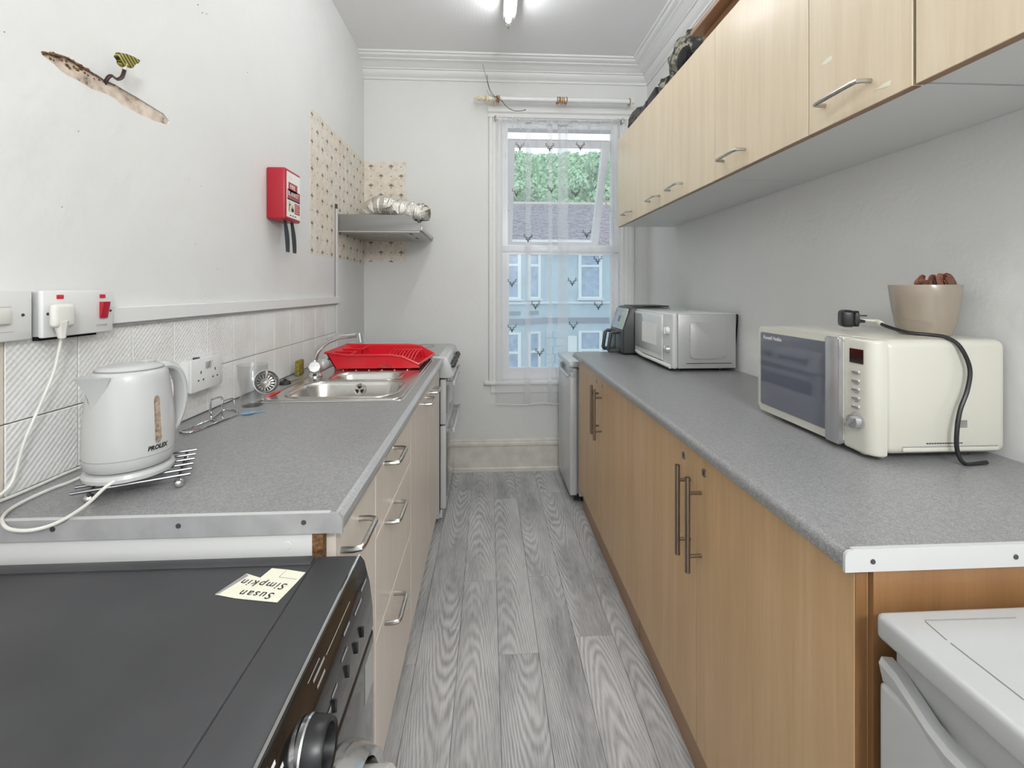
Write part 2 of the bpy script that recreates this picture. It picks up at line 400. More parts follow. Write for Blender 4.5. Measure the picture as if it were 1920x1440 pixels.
# outside
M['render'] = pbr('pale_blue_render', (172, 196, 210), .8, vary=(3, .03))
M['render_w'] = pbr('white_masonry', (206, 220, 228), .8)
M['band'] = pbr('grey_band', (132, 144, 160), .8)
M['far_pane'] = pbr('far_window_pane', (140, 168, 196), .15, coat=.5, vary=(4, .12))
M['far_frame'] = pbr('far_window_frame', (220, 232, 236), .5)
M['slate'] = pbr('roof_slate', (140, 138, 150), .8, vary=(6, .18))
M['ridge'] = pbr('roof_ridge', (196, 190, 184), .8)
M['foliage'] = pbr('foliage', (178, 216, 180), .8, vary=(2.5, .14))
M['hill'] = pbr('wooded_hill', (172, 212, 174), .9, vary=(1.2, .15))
M['bark'] = pbr('bark', (90, 84, 76), .9)
M['asphalt'] = pbr('asphalt', (130, 132, 135), .9)

# ------------------------------------------------------------------ the setting
XL, XR, YB, YF, ZC = -.866, 1.15, 3.2, -1.5, 2.89
def box(a, b, bev=0, seg=2): return B().box(a, b, bev, seg)
fl = struct('floor', box((XL, YF, -.06), (XR, YB, -.006)), M['subfloor'])
# vinyl planks, each its own piece
PW = .142; k0 = int((XL - .037) // PW)
i = 0
x = .037 + k0 * PW
while x < XR:
    y = YF - rnd.uniform(0, .9) ; 
    while y < YB:
        L = 1.18
        xa, xb, ya, yb = max(x, XL), min(x + PW, XR), max(y, YF), min(y + L, YB)
        if xb - xa > .01 and yb - ya > .02:
            obj('plank', box((xa + .0005, ya + .0005, -.006), (xb - .0005, yb - .0005, 0), .0007, 1), M['plank'], fl)
        y += L
    x += PW
struct('ceiling', box((XL - .1, YF - .1, ZC), (XR + .1, YB + .3, ZC + .1)), M['ceiling'])
struct('wall_right', box((XR, YF, 0), (XR + .1, YB + .1, ZC)), M['wall'])
struct('wall_front', B().holed([(XL - .1, 0), (XR + .1, 0), (XR + .1, ZC), (XL - .1, ZC)], [[(-.80, .001), (.30, .001), (.30, 2.08), (-.80, 2.08)]], lambda a, c: (a, YF, c), (0, -.1, 0)), M['wall'])  # unseen opening, cut to let the added area light in
# left wall with the gouged groove
gz = 1.745
g_top = [(120, 240), (220, 245), (310, 262), (400, 290), (480, 330), (560, 380), (640, 425), (720, 480), (800, 525), (870, 575), (1000, 630), (1150, 720), (1290, 800), (1450, 900), (1580, 980), (1650, 1070), (1640, 1105)]
g_bot = [(1600, 1105), (1450, 1060), (1250, 965), (1070, 870), (1000, 800), (870, 735), (720, 685), (560, 585), (430, 525), (330, 455), (270, 390), (180, 320), (120, 270)]
def gpt(q_): p = P(60 + q_[0] / 6.4, 60 + q_[1] / 6.4, X=XL); return (p.y, p.z)
gy = [gpt(q_) for q_ in g_top + g_bot]
wl = struct('wall_left', B().holed([(YF, 0), (YB, 0), (YB, ZC), (YF, ZC)], [gy], lambda a, b: (XL, a, b), (-.012, 0, 0)).box((XL - .1, YF, 0), (XL - .0121, YB + .1, ZC)), M['wall'])
obj('exposed_plaster', B().holed(gy, [], lambda a, b: (XL - .0035, a, b), (-.006, 0, 0)), M['plaster'], wl)
b = B()      # blackened, torn paper lip along the upper edge of the groove
tq = [V(XL - .0005, gpt(q_)[0], gpt(q_)[1] - .0015) for q_ in g_top[:11]]
tq = [p + V(0, 0, rnd.uniform(-.0022, .0008)) for p in cr(tq, 5)]
b.tube(tq, [rnd.uniform(.0012, .0038) if i < 34 else .0012 for i in range(len(tq))], 6)
for q_ in ((130, 300), (190, 330), (240, 320), (280, 340), (430, 350), (440, 400), (470, 430), (520, 420), (560, 450), (600, 440), (650, 490), (690, 520), (760, 560), (820, 575), (380, 340), (1590, 1040)):
    y_, z__ = gpt(q_); b.sphere((XL - .003, y_, z__), rnd.uniform(.0018, .0036), 4, (.6, rnd.uniform(.8, 1.8), 1))
obj('torn_edge', b, M['chip'], wl)
b = B()
for (u, v, r) in ((371, 9, .004), (379, 24, .004), (387, 26, .0035), (464, 136, .003), (407, 505, .002), (385, 555, .002), (354, 335, .0016), (377, 349, .0018), (8, 60, .002), (147, 246, .002), (116, 388, .002), (366, 458, .002)):
    p = P(u, v, X=XL); b.cyl(p + V(-.001, 0, 0), p + V(.0008, 0, 0), r * .55, r * .4, 7)
tag(obj('nail_hole', b, M['ink'], wl), kind='stuff')
# back wall with window opening
WX0, WX1, WZ0, WZ1 = .10, .955, .62, 2.50
wb = struct('wall_back', B().holed([(XL - .1, 0), (XR + .1, 0), (XR + .1, ZC), (XL - .1, ZC)], [[(WX0, WZ0), (WX1, WZ0), (WX1, WZ1), (WX0, WZ1)]], lambda a, c: (a, YB, c), (0, .28, 0)), M['wall_b'])
# bare wallpaper patches left by a removed unit
def ragged(y0, z0, y1, z1, n=18, a=.004):
    o = []
    for k in range(n): o.append((y0 + (y1 - y0) * k / n, z0 + rnd.uniform(-a, a)))
    for k in range(n): o.append((y1 + rnd.uniform(-a, a), z0 + (z1 - z0) * k / n))
    for k in range(n): o.append((y1 + (y0 - y1) * k / n, z1 + rnd.uniform(-a, a)))
    for k in range(n): o.append((y0 + rnd.uniform(-a, a) * .3, z1 + (z0 - z1) * k / n))
    return o
obj('wallpaper_patch', B().holed(ragged(2.238, 1.462, YB, 2.175), [], lambda a, c: (XL + .0012, a, c), (-.0012, 0, 0)), M['paper'], wl)
obj('wallpaper_patch', B().holed(ragged(XL + .0015, 1.478, -.573, 2.183), [], lambda a, c: (a, YB - .0012, c), (0, .0012, 0)), M['paper'], wb)
obj('wall_cable', B().tube(cr([(-.852, 3.185, 1.62), (-.853, 3.17, 1.57), (-.85, 3.18, 1.51), (-.856, 3.19, 1.455)], 5), .003, 6), M['white_old'], wb)
# tiled splashback on the left wall
obj('grout', box((XL, .30, .90), (XL + .003, 2.592, 1.205)), M['grout'], wl)
ty = [.846 + .1442 * k for k in range(-3, 13)]
ty[-1] = 2.588
for r_, (z0, z1) in enumerate(((.912, 1.0425), (1.0425, 1.203))):
    for k in range(len(ty) - 1):
        plain = (r_ == 0 and k > 8) or (r_ == 1 and k > 8)
        mt = M['tile_p'] if plain else M['tile_r']
        if k < 3: mt = M['tile_d']
        d = rnd.uniform(0, .0007)
        obj('tile', box((XL + .002, ty[k] + .001, z0 + .001), (XL + .0085 + d, ty[k + 1] - .001, z1 - .001), .0012, 1), mt, wl)
tr = struct('trim_1', box((XL, 1.05, 1.205), (XL + .020, 2.618, 1.243), .002, 1), M['trim'])
obj('shadow_gap_bead', box((XL + .0085, 1.05, 1.199), (XL + .016, 2.60, 1.205)), M['trim_under'], tr)  # grey bead painted as the shadow under the batten
tr = struct('trim_2', box((XL, 2.590, .90), (XL + .014, 2.612, 1.74), .001, 1), M['trim'])
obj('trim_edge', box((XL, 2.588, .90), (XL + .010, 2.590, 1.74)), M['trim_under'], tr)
obj('trim_cap', box((XL, 2.592, 1.74), (XL + .013, 2.610, 1.768), .002, 1), M['dgrey'], tr)
# skirting and cornice
def skirt(name, ax, a, b_, wall, sgn):
    prof = [(0, 0), (.030, 0), (.030, .022), (.022, .030), (.020, .172), (.020, .176), (.026, .182), (.026, .198), (.014, .206), (.014, .214), (.006, .224), (0, .224)]
    pf = [(wall + sgn * p[0], p[1]) for p in prof]
    return struct(name, B().prism(pf, ax, a, b_), M['trim_cream'])
skirt('baseboard_back', 'x', XL, XR, YB, -1)
skirt('baseboard_left', 'y', YF, YB, XL, 1)
skirt('baseboard_right', 'y', YF, YB, XR, -1)
cp = [(0, -.135), (.010, -.135), (.010, -.120), (.022, -.112), (.034, -.098), (.040, -.080), (.050, -.078), (.050, -.070), (.058, -.066), (.074, -.052), (.088, -.044), (.104, -.040), (.104, -.032), (.112, -.030), (.128, -.022), (.134, -.012), (.146, -.010), (.150, 0), (0, 0)]
b = B(); A = []; n = len(cp)
b.loft([[Vector((XL, YB - p[0], ZC + p[1])) for p in cp], [Vector((XR - p[0], YB - p[0], ZC + p[1])) for p in cp], [Vector((XR - p[0], YF, ZC + p[1])) for p in cp]])
struct('trim_3', b, M['trim'], ang=25)

# ------------------------------------------------------------------ window
win = struct('window_1', B().holed([(WX0, WZ0), (WX1, WZ0), (WX1, WZ1), (WX0, WZ1)],
      [[(.143, .712), (.905, .712), (.905, 1.545), (.143, 1.545)], [(.143, 1.605), (.905, 1.605), (.905, 2.45), (.143, 2.45)]], lambda a, c: (a, 3.25, c), (0, .06, 0)), M['upvc'])
def frame_prism(b, x0, z0, x1, z1, wd, y0, y1): return b.holed([(x0, z0), (x1, z0), (x1, z1), (x0, z1)], [[(x0 + wd, z0 + wd), (x1 - wd, z0 + wd), (x1 - wd, z1 - wd), (x0 + wd, z1 - wd)]], lambda a, c: (a, y0, c), (0, y1 - y0, 0))
obj('glazing_bead', frame_prism(B(), .135, .704, .913, 1.553, .016, 3.243, 3.25), M['upvc'], win)
obj('pane', box((.14, 3.276, .71), (.91, 3.282, 1.55)), M['pane'], win)
b = B(); b.box((.10, 3.235, 1.553), (.955, 3.25, 1.597), .006, 2); obj('transom_cover', b, M['upvc'], win)
# top-hung sash swung outwards
TA = R(28); Ms = Matrix.Translation((0, 3.30, 2.385)) @ Matrix.Rotation(TA, 4, 'X')
sb = frame_prism(B(), .145, -.848, .903, 0, .052, -.025, .03); sb.xf(Ms)
sash = obj('sash', sb, M['upvc'], win)
pb = box((.19, 0, -.805), (.86, .006, -.045)); pb.xf(Ms); obj('sash_pane', pb, M['pane'], sash)
for xx in (.15, .898):
    pb = B().tube([Ms @ V(xx, .0, -.42), V(xx, 3.27, 1.86)], .005, 6); obj('stay', pb, M['steel'], sash)
pb = box((.45, -.05, -.838), (.57, -.025, -.813), .004); pb.xf(Ms); obj('sash_handle', pb, M['white_p'], sash)
obj('reveal', B().box((WX0 - .001, YB, WZ0), (WX0 + .004, 3.25, WZ1)).box((WX1 - .004, YB, WZ0), (WX1 + .001, 3.25, WZ1)).box((WX0, YB, WZ1 - .004), (WX1, 3.25, WZ1 + .001)), M['trim'], win)
def archi(x0, x1):
    n_ = [(x0, .0), (x0 + .1 * (x1 - x0), .022), (x0 + .3 * (x1 - x0), .026), (x0 + .34 * (x1 - x0), .016), (x0 + .6 * (x1 - x0), .02), (x0 + .66 * (x1 - x0), .012), (x0 + .9 * (x1 - x0), .014), (x1, .0)]
    return [(a, YB - d) for a, d in n_]
obj('architrave', B().prism(archi(.0, WX0), 'z', .636, 2.50), M['trim'], win)
obj('architrave', B().prism(archi(1.055, WX1), 'z', .636, 2.50), M['trim'], win)
obj('architrave', B().prism([(YB, 2.50), (YB - .014, 2.505), (YB - .012, 2.53), (YB - .026, 2.54), (YB - .026, 2.575), (YB, 2.585)], 'x', .0, 1.055), M['trim'], win)
obj('window_sill', box((-.028, 3.164, .611), (1.08, 3.26, .637), .006, 3), M['trim'], win)
obj('sill_apron', box((.02, YB - .012, .55), (1.04, YB, .611), .003, 1), M['trim'], win)

# ------------------------------------------------------------------ outside
gd = struct('ground', box((-30, 3.6, -3.6), (40, 60, -3.4)), M['asphalt'])
D = 16.0
hs = thing('terraced_house', 'pale blue terraced house with slate roof seen through the window', 'house', (2.5, D, -3.4))
hw = obj('wall', box((-6, D, -3.4), (12, D + 6, 2.75)), M['render'], hs)
# canted bay on the left
bay = [(-.45, D), (-.1, D - .55), (1.22, D - .55), (2.03, D)]
obj('bay', B().prism(bay, 'z', -3.4, 2.75), M['render'], hs)
obj('bay', B().prism([(p[0] + 6.6, p[1]) for p in bay], 'z', -3.4, 2.75), M['render'], hs)
def ledge(z0, z1, o, name, m):
    bp = [(-.45 - o, D - o), (-.1 - o * .3, D - .55 - o), (1.22 + o * .3, D - .55 - o), (2.03 + o, D - o), (12, D - o), (12, D + .02), (-6, D + .02), (-6, D - o)]
    obj(name, B().prism(bp, 'z', z0, z1), m, hs)
ledge(.09, .28, .04, 'band_course', M['band'])
ledge(.78, .86, .09, 'sill_course', M['render_w'])
ledge(2.60, 2.75, .14, 'eaves_course', M['render_w'])
def fwin(x0, x1, z0, z1, zt, yy, dx=None):
    # a window on the wall plane (or on the slanted bay cheek when dx is given)
    W_ = x1 - x0
    def T(b):
        if dx is None: b.xf(Matrix.Translation((x0, yy, 0)))
        else: b.xf(Matrix.Translation((x0, yy, 0)) @ Matrix.Rotation(dx, 4, 'Z'))
        return b
    fr = obj('window', T(B().holed([(-.07, z0 - .06), (W_ + .07, z0 - .06), (W_ + .07, z1 + .07), (-.07, z1 + .07)], [[(.04, z0), (W_ - .04, z0), (W_ - .04, zt - .04), (.04, zt - .04)], [(.04, zt + .04), (W_ - .04, zt + .04), (W_ - .04, z1), (.04, z1)]], lambda a, c: (a, -.06, c), (0, .06, 0))), M['far_frame'], hs)
    obj('pane', T(box((.0, -.02, z0 - .03), (W_, -.005, z1 + .03))), M['far_pane'], fr)
    obj('sill', T(box((-.12, -.12, z0 - .13), (W_ + .12, 0, z0 - .06))), M['render_w'], fr)
BY = D - .55
ch = math.atan2(.55, .81)
for zz in ((1.03, 2.5, 2.13), (-1.9, -.26, -.88)):
    for x_ in (.28, 6.9): fwin(x_, x_ + .78, *zz, BY)
    for x_ in (1.42, 8.02): fwin(x_, x_ + .42, *zz, BY + .137, ch)
    for x_ in (3.30, 9.9): fwin(x_, x_ + .72, *zz, D)
for x0_, x1_, yy_, r_ in ((.28, 1.12, BY, None), (1.42, 1.84, BY + .137, ch)):
    b = box((0, -.03, .41), (x1_ - x0_, .0, .54)); b.xf(Matrix.Translation((x0_, yy_, 0)) @ Matrix.Rotation(r_ or 0, 4, 'Z'))
    obj('dark_panel', b, M['band'], hs)
obj('door_panel', box((2.85, D - .04, -3.4), (3.18, D, -.38)), M['far_frame'], hs)
for k in range(7):                       # ashlar blocks of the ground floor
    zz = -1.9 + .29 * k
    off = .0 if k % 2 else .22
    for j, (xa, xb) in enumerate(((1.87, 2.32), (2.33, 2.80), (4.12, 4.58), (4.59, 5.05), (5.06, 5.52))):
        yy = D
        if xa < 2.03: xa = 2.06
        if zz + .28 < .06: obj('stone', box((xa + (off * .3 if j else 0), yy - .03, zz), (xb + (off * .3 if j != 1 else 0) - .015, yy, zz + .275), .01, 1), M['render'], hs)
# roof of overlapping slate courses
slope = Vector((0, 4.2, 2.35)); rows = 26
b = B()
for k in range(rows):
    p = Vector((0, D - .25, 2.72)) + slope * (k / rows); e = slope * (1.25 / rows)
    x = -6 + (0 if k % 2 else .16)
    while x < 12:
        q0 = p + V(x, 0, rnd.uniform(0, .012)); wv_ = .31; up = V(0, -.012, .03)
        b.loft([[q0, q0 + V(wv_, 0, 0), q0 + V(wv_, 0, 0) + up, q0 + up], [q0 + e, q0 + e + V(wv_, 0, 0), q0 + e + V(wv_, 0, 0) + up * .3, q0 + e + up * .3]])
        x += .33
tag(obj('slates', b, M['slate'], hs), kind='stuff')
obj('roof_ridge', B().tube([(-6, D - .25 + 4.2, 2.72 + 2.37), (12, D - .25 + 4.2, 2.72 + 2.37)], .10, 8), M['ridge'], hs)
obj('roof_slab', B().prism([(D - .25, 2.70), (D + 3.97, 5.03), (D + 8, 2.70)], 'x', -6, 12), M['slate'], hs)
def tree(x, y, h, r, seed, label):
    rr = random.Random(seed); t = thing('tree', label, 'tree', (x, y, -3.4), group='trees beyond the roof')
    b = B()
    b.tube([(x, y, -3.4), (x + .1, y, h * .3), (x - .1, y, h * .6)], [.35, .25, .12], 8)
    obj('trunk', b, M['bark'], t)
    b = B()
    for c in range(34):
        a = rr.uniform(0, 6.28); d = r * rr.uniform(.1, .8) ** .7; cx, cy, cz = x + d * math.cos(a), y + d * math.sin(a) * .7, -3.4 + (h + 3.4) * rr.uniform(.32, .94)
        rad = r * rr.uniform(.26, .42)
        if cz + rad > h: cz = h - rad
        for l in range(330):
            v = Vector((rr.gauss(0, 1), rr.gauss(0, 1), rr.gauss(0, 1))).normalized(); p = Vector((cx, cy, cz)) + v * rad * rr.uniform(.55, 1.1)
            u = v.orthogonal().normalized(); wv_ = v.cross(u); s_ = rr.uniform(.09, .17)
            a2 = rr.uniform(0, 6.28); u2 = u * math.cos(a2) + wv_ * math.sin(a2) + v * rr.uniform(-.5, .5); w2 = v.cross(u2)
            b.bm.faces.new([b.bm.verts.new(p + u2 * s_), b.bm.verts.new(p + w2 * s_ * .6), b.bm.verts.new(p - u2 * s_), b.bm.verts.new(p - w2 * s_ * .6)])
    obj('foliage', b, M['foliage'], t, fixn=False)
for k, (x, y, h, r, lab) in enumerate(((-3.4, 28.2, 9.0, 2.2, 'leafy tree behind the slate roof, hidden left of the window opening'), (1.9, 28.6, 10.2, 2.2, 'leafy green tree behind the slate roof at the left of the upper pane'),
        (6.6, 28.2, 10.0, 2.2, 'leafy green tree behind the slate roof at the right of the upper pane'), (11.6, 28.6, 9.8, 2.3, 'leafy tree behind the slate roof, beyond the right of the window'))):
    tree(x, y, h, r, 20 + k, lab)
def hill_pt(u, v):
    X = -40 + 110 * u; y = 31 + 40 * v
    return Vector((X, y, -3.4 + 17.5 * min(1, v * 2.6) ** .8 + 1.2 * noise.noise(V(X * .22, y * .12, 0)) * min(1, v * 6)))
hl = obj('hillside', B().grid(hill_pt, 90, 40), M['hill'], None); hl['kind'] = 'structure'
b = B(); rr = random.Random(5)
for k in range(26000):
    X = rr.uniform(-8, 26); v = rr.uniform(0, .42); p = hill_pt((X + 40) / 110, v) + V(0, -.25, rr.uniform(0, 1.1)); s_ = rr.uniform(.14, .30); n_ = V(rr.gauss(0, 1), rr.gauss(0, 1) - .8, rr.gauss(0, 1)).normalized(); u = n_.orthogonal().normalized(); w_ = n_.cross(u)
    b.bm.faces.new([b.bm.verts.new(p + u * s_), b.bm.verts.new(p + w_ * s_ * .7), b.bm.verts.new(p - u * s_), b.bm.verts.new(p - w_ * s_ * .7)])
tag(obj('bushes', b, M['foliage'], hl, fixn=False), kind='stuff')

# ------------------------------------------------------------------ net curtain, wire, pole
def ripple(X, z): 
    k = (z - .478) / 2.0
    return .006 * math.sin(X * 34 + 1.5 * math.sin(z * 1.1)) * (.5 + .5 * k) + .004 * math.sin(X * 83 + z * 1.3) * k + .003 * math.sin(X * 150) * max(0, k - .75) * 4
def wire_z(X): return 2.487 - .022 * math.sin(math.pi * (X - .06) / .885) - .010 * abs(math.sin(math.pi * (X - .06) / .885 * 3))
path = [(.048, 0), (.30, 0), (.262, .004), (.262, .004), (.435, .006), (.452, .006), (.425, .010), (.565, .010), (.488, .015), (.488, .015), (.935, .018)]
pts = []
for (a, ya), (c, yc) in zip(path[:-1], path[1:]):
    m_ = max(1, int(abs(c - a) / .006))
    for k in range(m_): pts.append((a + (c - a) * k / m_, ya + (yc - ya) * k / m_))
pts.append(path[-1])
def net_pt(i, t):
    X, yo = pts[i]; top = wire_z(X) + .012; z = .478 + (top - .478) * t + (1 - t) * .004 * math.sin(X * 21)
    # pleats relax and spread slightly towards the hem
    Xs = X + (1 - t) * .006 * math.sin(X * 40)
    return Vector((Xs, 3.131 + yo + ripple(X, z), z))
b = B(); NZ = 44
g = [[b.bm.verts.new(net_pt(i, j / NZ)) for j in range(NZ + 1)] for i in range(len(pts))]
for i in range(len(pts) - 1):
    for j in range(NZ): b.bm.faces.new((g[i][j], g[i + 1][j], g[i + 1][j + 1], g[i][j + 1]))
net = thing('net_curtain', 'sheer white net curtain with stag heads hanging over the window', 'curtain', (.49, 3.14, .478))
obj('net', b, M['net'], net, ang=80)
b = B(); b.tube([net_pt(i, .002) for i in range(0, len(pts), 2)], .003, 5); obj('hem', b, M['trim'], net)
b = B(); b.tube([net_pt(i, .985) + V(0, .001, 0) for i in range(0, len(pts), 1)], .006, 5, flat=1.4); obj('heading', b, M['net'], net)
def stag(p, s):
    b = B()
    def poly(q): b.bm.faces.new([b.bm.verts.new((p.x + a * s, p.y, p.z + c * s)) for a, c in q])
    poly([(-.20, .10), (-.12, .12), (0, .08), (.12, .12), (.20, .10), (.12, 0), (.07, -.22), (0, -.34), (-.07, -.22), (-.12, 0)])
    poly([(-.20, .10), (-.38, .16), (-.30, .03), (-.14, .02)]); poly([(.20, .10), (.14, .02), (.30, .03), (.38, .16)])
    for sg in (-1, 1):
        for pl in ([(.09, .10), (.20, .26), (.40, .36), (.46, .60), (.42, .78)], [(.20, .26), (.26, .50)], [(.40, .36), (.62, .48)], [(.46, .60), (.60, .72)], [(.14, .17), (.06, .34)]):
            for (a, c), (d, e) in zip(pl[:-1], pl[1:]):
                t_ = Vector((d - a, e - c)); n_ = Vector((-t_.y, t_.x)).normalized() * .042
                poly([(sg * (a + n_.x), c + n_.y), (sg * (d + n_.x * .6), e + n_.y * .6), (sg * (d - n_.x * .6), e - n_.y * .6), (sg * (a - n_.x), c - n_.y)])
    obj('stag_print', b, M['print'], net, fixn=False)
for (u, v) in ((975, 277), (1031, 279), (1088, 278), (968, 364), (1034, 358), (1079, 366), (960, 534), (1073, 532), (1121, 491), (1122, 577), (960, 619), (1075, 614), (1012, 664), (1004, 576), (990, 450), (1100, 442)):
    p = P(u, v, Y=3.13); stag(V(p.x, 3.131 + ripple(p.x, p.z) - .0025, p.z), .054)
wp = [(X, 3.150, wire_z(X)) for X in [.055 + .9 * k / 40 for k in range(41)]]
b = B().tube(wp, .002, 6); cw = obj('curtain_wire', b, M['steel'], None)
tag(cw, 'sagging curtain wire across the top of the window', 'wire')
for X in (.052, .957):
    obj('wire_hook', B().box((X - .006, 3.145, 2.47), (X + .006, 3.2, 2.50), .002), M['olive'] if X < .5 else M['steel'], cw)
PZ = 2.598; PY = 3.10
pole = thing('curtain_pole', 'white curtain pole with cream finial above the window', 'curtain pole', (.45, PY, PZ))
obj('rod', B().cyl((-.005, PY, PZ), (1.02, PY, PZ), .0165, None, 20), M['pole'], pole)
fp = [(.0005, -.097), (.008, -.093), (.0105, -.086), (.006, -.080), (.014, -.072), (.020, -.062), (.012, -.050), (.010, -.046), (.018, -.036), (.0195, -.026), (.009, -.014), (.023, -.009), (.023, 0), (.018, .004), (.018, .022)]
obj('finial', B().lathe(fp, (0, PY, PZ), 20, Matrix.Rotation(R(90), 3, 'Y')), M['pole_c'], pole)
for X in (.035, .995):
    b = B(); b.tube([(X + .0, PY + .02 * math.cos(a), PZ + .02 * math.sin(a)) for a in [R(-200 + 10 * k) for k in range(24)]], .006, 6); b.cyl((X, PY + .02, PZ - .01), (X, YB, PZ - .02), .009); b.cyl((X, YB - .008, PZ - .02), (X, YB, PZ - .02), .024)
    obj('bracket', b, M['pole_c'] if X < .5 else M['pole'], pole)
def ring_obj():
    b = B(); b.tube([(0, .023 * math.cos(a), .023 * math.sin(a)) for a in [2 * math.pi * k / 24 for k in range(24)]], .003, 6, closed=True)
    b.tube([(0, 0, -.023), (0, 0, -.032), (.003, .004, -.036), (0, .006, -.031)], .0012, 5)
    return b
r0 = None; cnt = {}
for X, where in [(.058, 'l'), (.067, 'l'), (.076, 'l'), (.478, 'm'), (.490, 'm'), (.503, 'm'), (.516, 'm'), (.529, 'm'), (.542, 'm'), (.985, 'r')]:
    if r0 is None: o = r0 = obj('curtain_ring', ring_obj(), M['gold'], None, loc=(0, 0, 0))
    else: o = dup(r0)
    o.location = (X, PY, PZ - .004); o.rotation_euler = (0, R(rnd.uniform(-6, 6)), R(rnd.uniform(-10, 10)))
    seq = {'l': ['leftmost', 'middle', 'rightmost'], 'm': ['leftmost', 'second from left', 'third from left', 'third from right', 'second from right', 'rightmost'], 'r': ['']}[where]
    cnt[where] = cnt.get(where, -1) + 1; q_ = seq[cnt[where]]
    lab = {'l': q_ + ' of the three brass curtain rings pushed against the cream finial', 'm': q_ + ' of the six brass curtain rings clustered at mid pole', 'r': 'brass curtain ring alone at the right end of the pole'}[where]
    tag(o, lab, 'curtain ring', {'l': 'rings by the finial', 'm': 'rings at the middle of the pole', 'r': None}[where])
b = B(); q0 = lambda u, v, d=.0: P(u, v, Y=PY - .025 - d)
b.tube(cr([q0(905, 120), q0(914, 155), q0(922, 178), q0(940, 184)], 5), .0012, 5); b.tube(cr([q0(913, 140), q0(916, 160), q0(925, 178), q0(943, 190)], 5), .0018, 5)
b.tube(cr([q0(941, 189), q0(950, 200), q0(962, 207), q0(975, 208), q0(985, 206)], 5), .0022, 6); b.sphere(q0(985, 206), .004, 5); b.tube(cr([q0(913, 168), q0(918, 178), q0(935, 186)], 5), .001, 5)
tag(obj('dry_stem', b, M['twig'], None), 'thin dark dried stem tangled round the left end of the curtain pole', 'stem')

# ------------------------------------------------------------------ ceiling tube light
tl = thing('strip_light', 'lit fluorescent strip light fixed to the ceiling', 'ceiling light', (.12, 1.9, ZC))
TZ = ZC - .088; TE = 2.575
obj('batten', box((.085, TE - 1.50, ZC - .055), (.160, TE + .03, ZC), .008), M['white_p'], tl)
obj('tube', B().cyl((.115, TE - 1.46, TZ), (.115, TE - .03, TZ), .0155, None, 16), M['tube'], tl)
for yy in (TE - 1.475, TE - .012):
    obj('lamp_holder', box((.101, yy - .010, TZ - .018), (.129, yy + .010, ZC - .05), .004), M['white_p'], tl)
    obj('tube_cap', B().cyl((.115, yy + (.010 if yy < 2 else -.024), TZ), (.115, yy + (.024 if yy < 2 else -.010), TZ), .0162, None, 16), M['steel'], tl)
obj('tube_clip', B().tube(cr([(.115, TE, TZ - .008), (.116, TE + .014, TZ - .018), (.118, TE + .02, TZ - .006), (.117, TE + .01, TZ + .012)], 4), .003, 6), M['steel'], tl)

# ------------------------------------------------------------------ right base units
WT = .91
XD = .532
def bar_handle(parent, x, y, z0, z1):
    b = B().cyl((x, y, z0), (x, y, z1), .0065, None, 14)
    for z in (z0 + .04, z1 - .04): b.cyl((x, y, z), (XD, y, z), .0045, None, 10)
    return obj('handle', b, M['handle'], parent)
DE = [.625, 1.125, 1.620, 2.115, 2.610]
for ci, (y0, y1, ym) in enumerate(((DE[0], DE[2], DE[1]), (DE[2], DE[4], DE[3]))):
    lab = ['beech base cabinet with long bar handles nearest the camera on the right', 'beech base cabinet with long bar handles next to the far fridge'][ci]
    c = thing('base_cabinet', lab, 'cabinet', ((XD + XR) / 2, (y0 + y1) / 2, 0), group='beech base cabinets')
    obj('carcass', B().box((XD + .019, y0 + .002, .115), (XR - .01, y0 + .019, .8785)).box((XD + .019, y1 - .019, .115), (XR - .01, y1 - .002, .8785)).box((XD + .019, y0 + .02, .115), (XR - .01, y1 - .02, .133)).box((XR - .02, y0 + .02, .13), (XR - .012, y1 - .02, .8785)), M['beech'], c)
    obj('plinth', box((.556, y0 + .005, 0), (.574, y1 - .0, .118)), M['plinth'], c)
    for s_, (a, d) in enumerate(((y0, ym), (ym, y1))):
        dr = obj('door', box((XD, a + .0015, .122), (XD + .018, d - .0015, .876), .0012, 1), M['beech'], c)
        if ci == 0 and s_ == 0: ORG_DOOR = dr
        if s_ == 0: obj('door_seal', B().box((XD + .0028, ym - .0014, .125), (XD + .0188, ym + .0014, .874)).box((XD + .0028, y1 - .0014, .125), (XD + .0188, y1 - .0001, .874)), M['gap'], c)  # black strips painted as the shade inside the door gaps
        hy = ym + (-.030 if s_ == 0 else .030)
        bar_handle(dr, .497, hy if ci else hy + .003, .578 if s_ == 0 else .588, .815 if s_ == 0 else .823)
        ly = ym + (-.045 if s_ == 0 else .072)
        lk = obj('lock', B().cyl((XD - .003, ly, .832), (XD + .004, ly, .832), .010, .011, 18), M['steel'], dr)
        obj('keyhole', box((XD - .0036, ly - .001, .827), (XD - .0028, ly + .001, .837)), M['ink'], dr)
ep = obj('end_panel', box((.552, .617, .0), (XR - .005, .6268, .880)), M['beech_dark'], None)
obj('door_edge_band', box((XD + .0005, .6255, .124), (XD + .0175, .6268, .8755)), M['beech_dark'], ORG_DOOR)  # dark wood edge, its tone also painting in the shade on this side
tag(ep, 'brown wood end panel closing the near end of the right units', 'panel')
wt = thing('worktop', 'long grey speckled worktop on the beech units carrying the microwaves', 'worktop', (.83, 1.6, .8812))
def nose(x0, xe, zt, zb):
    r = .014; sg = 1 if xe > x0 else -1
    pf = [(xe, zb), (xe, zt)]
    for k in range(7):
        a = R(90 - 90 * k / 6); pf.append((x0 + r * sg * (1 - math.cos(a)), zt - r + r * math.sin(a)))
    pf.append((x0, zb + .004)); pf.append((x0 + .004 * sg, zb))
    return pf
obj('top', B().prism(nose(.507, XR - .0005, WT, .8812), 'y', .618, 2.66), M['worktop'], wt)
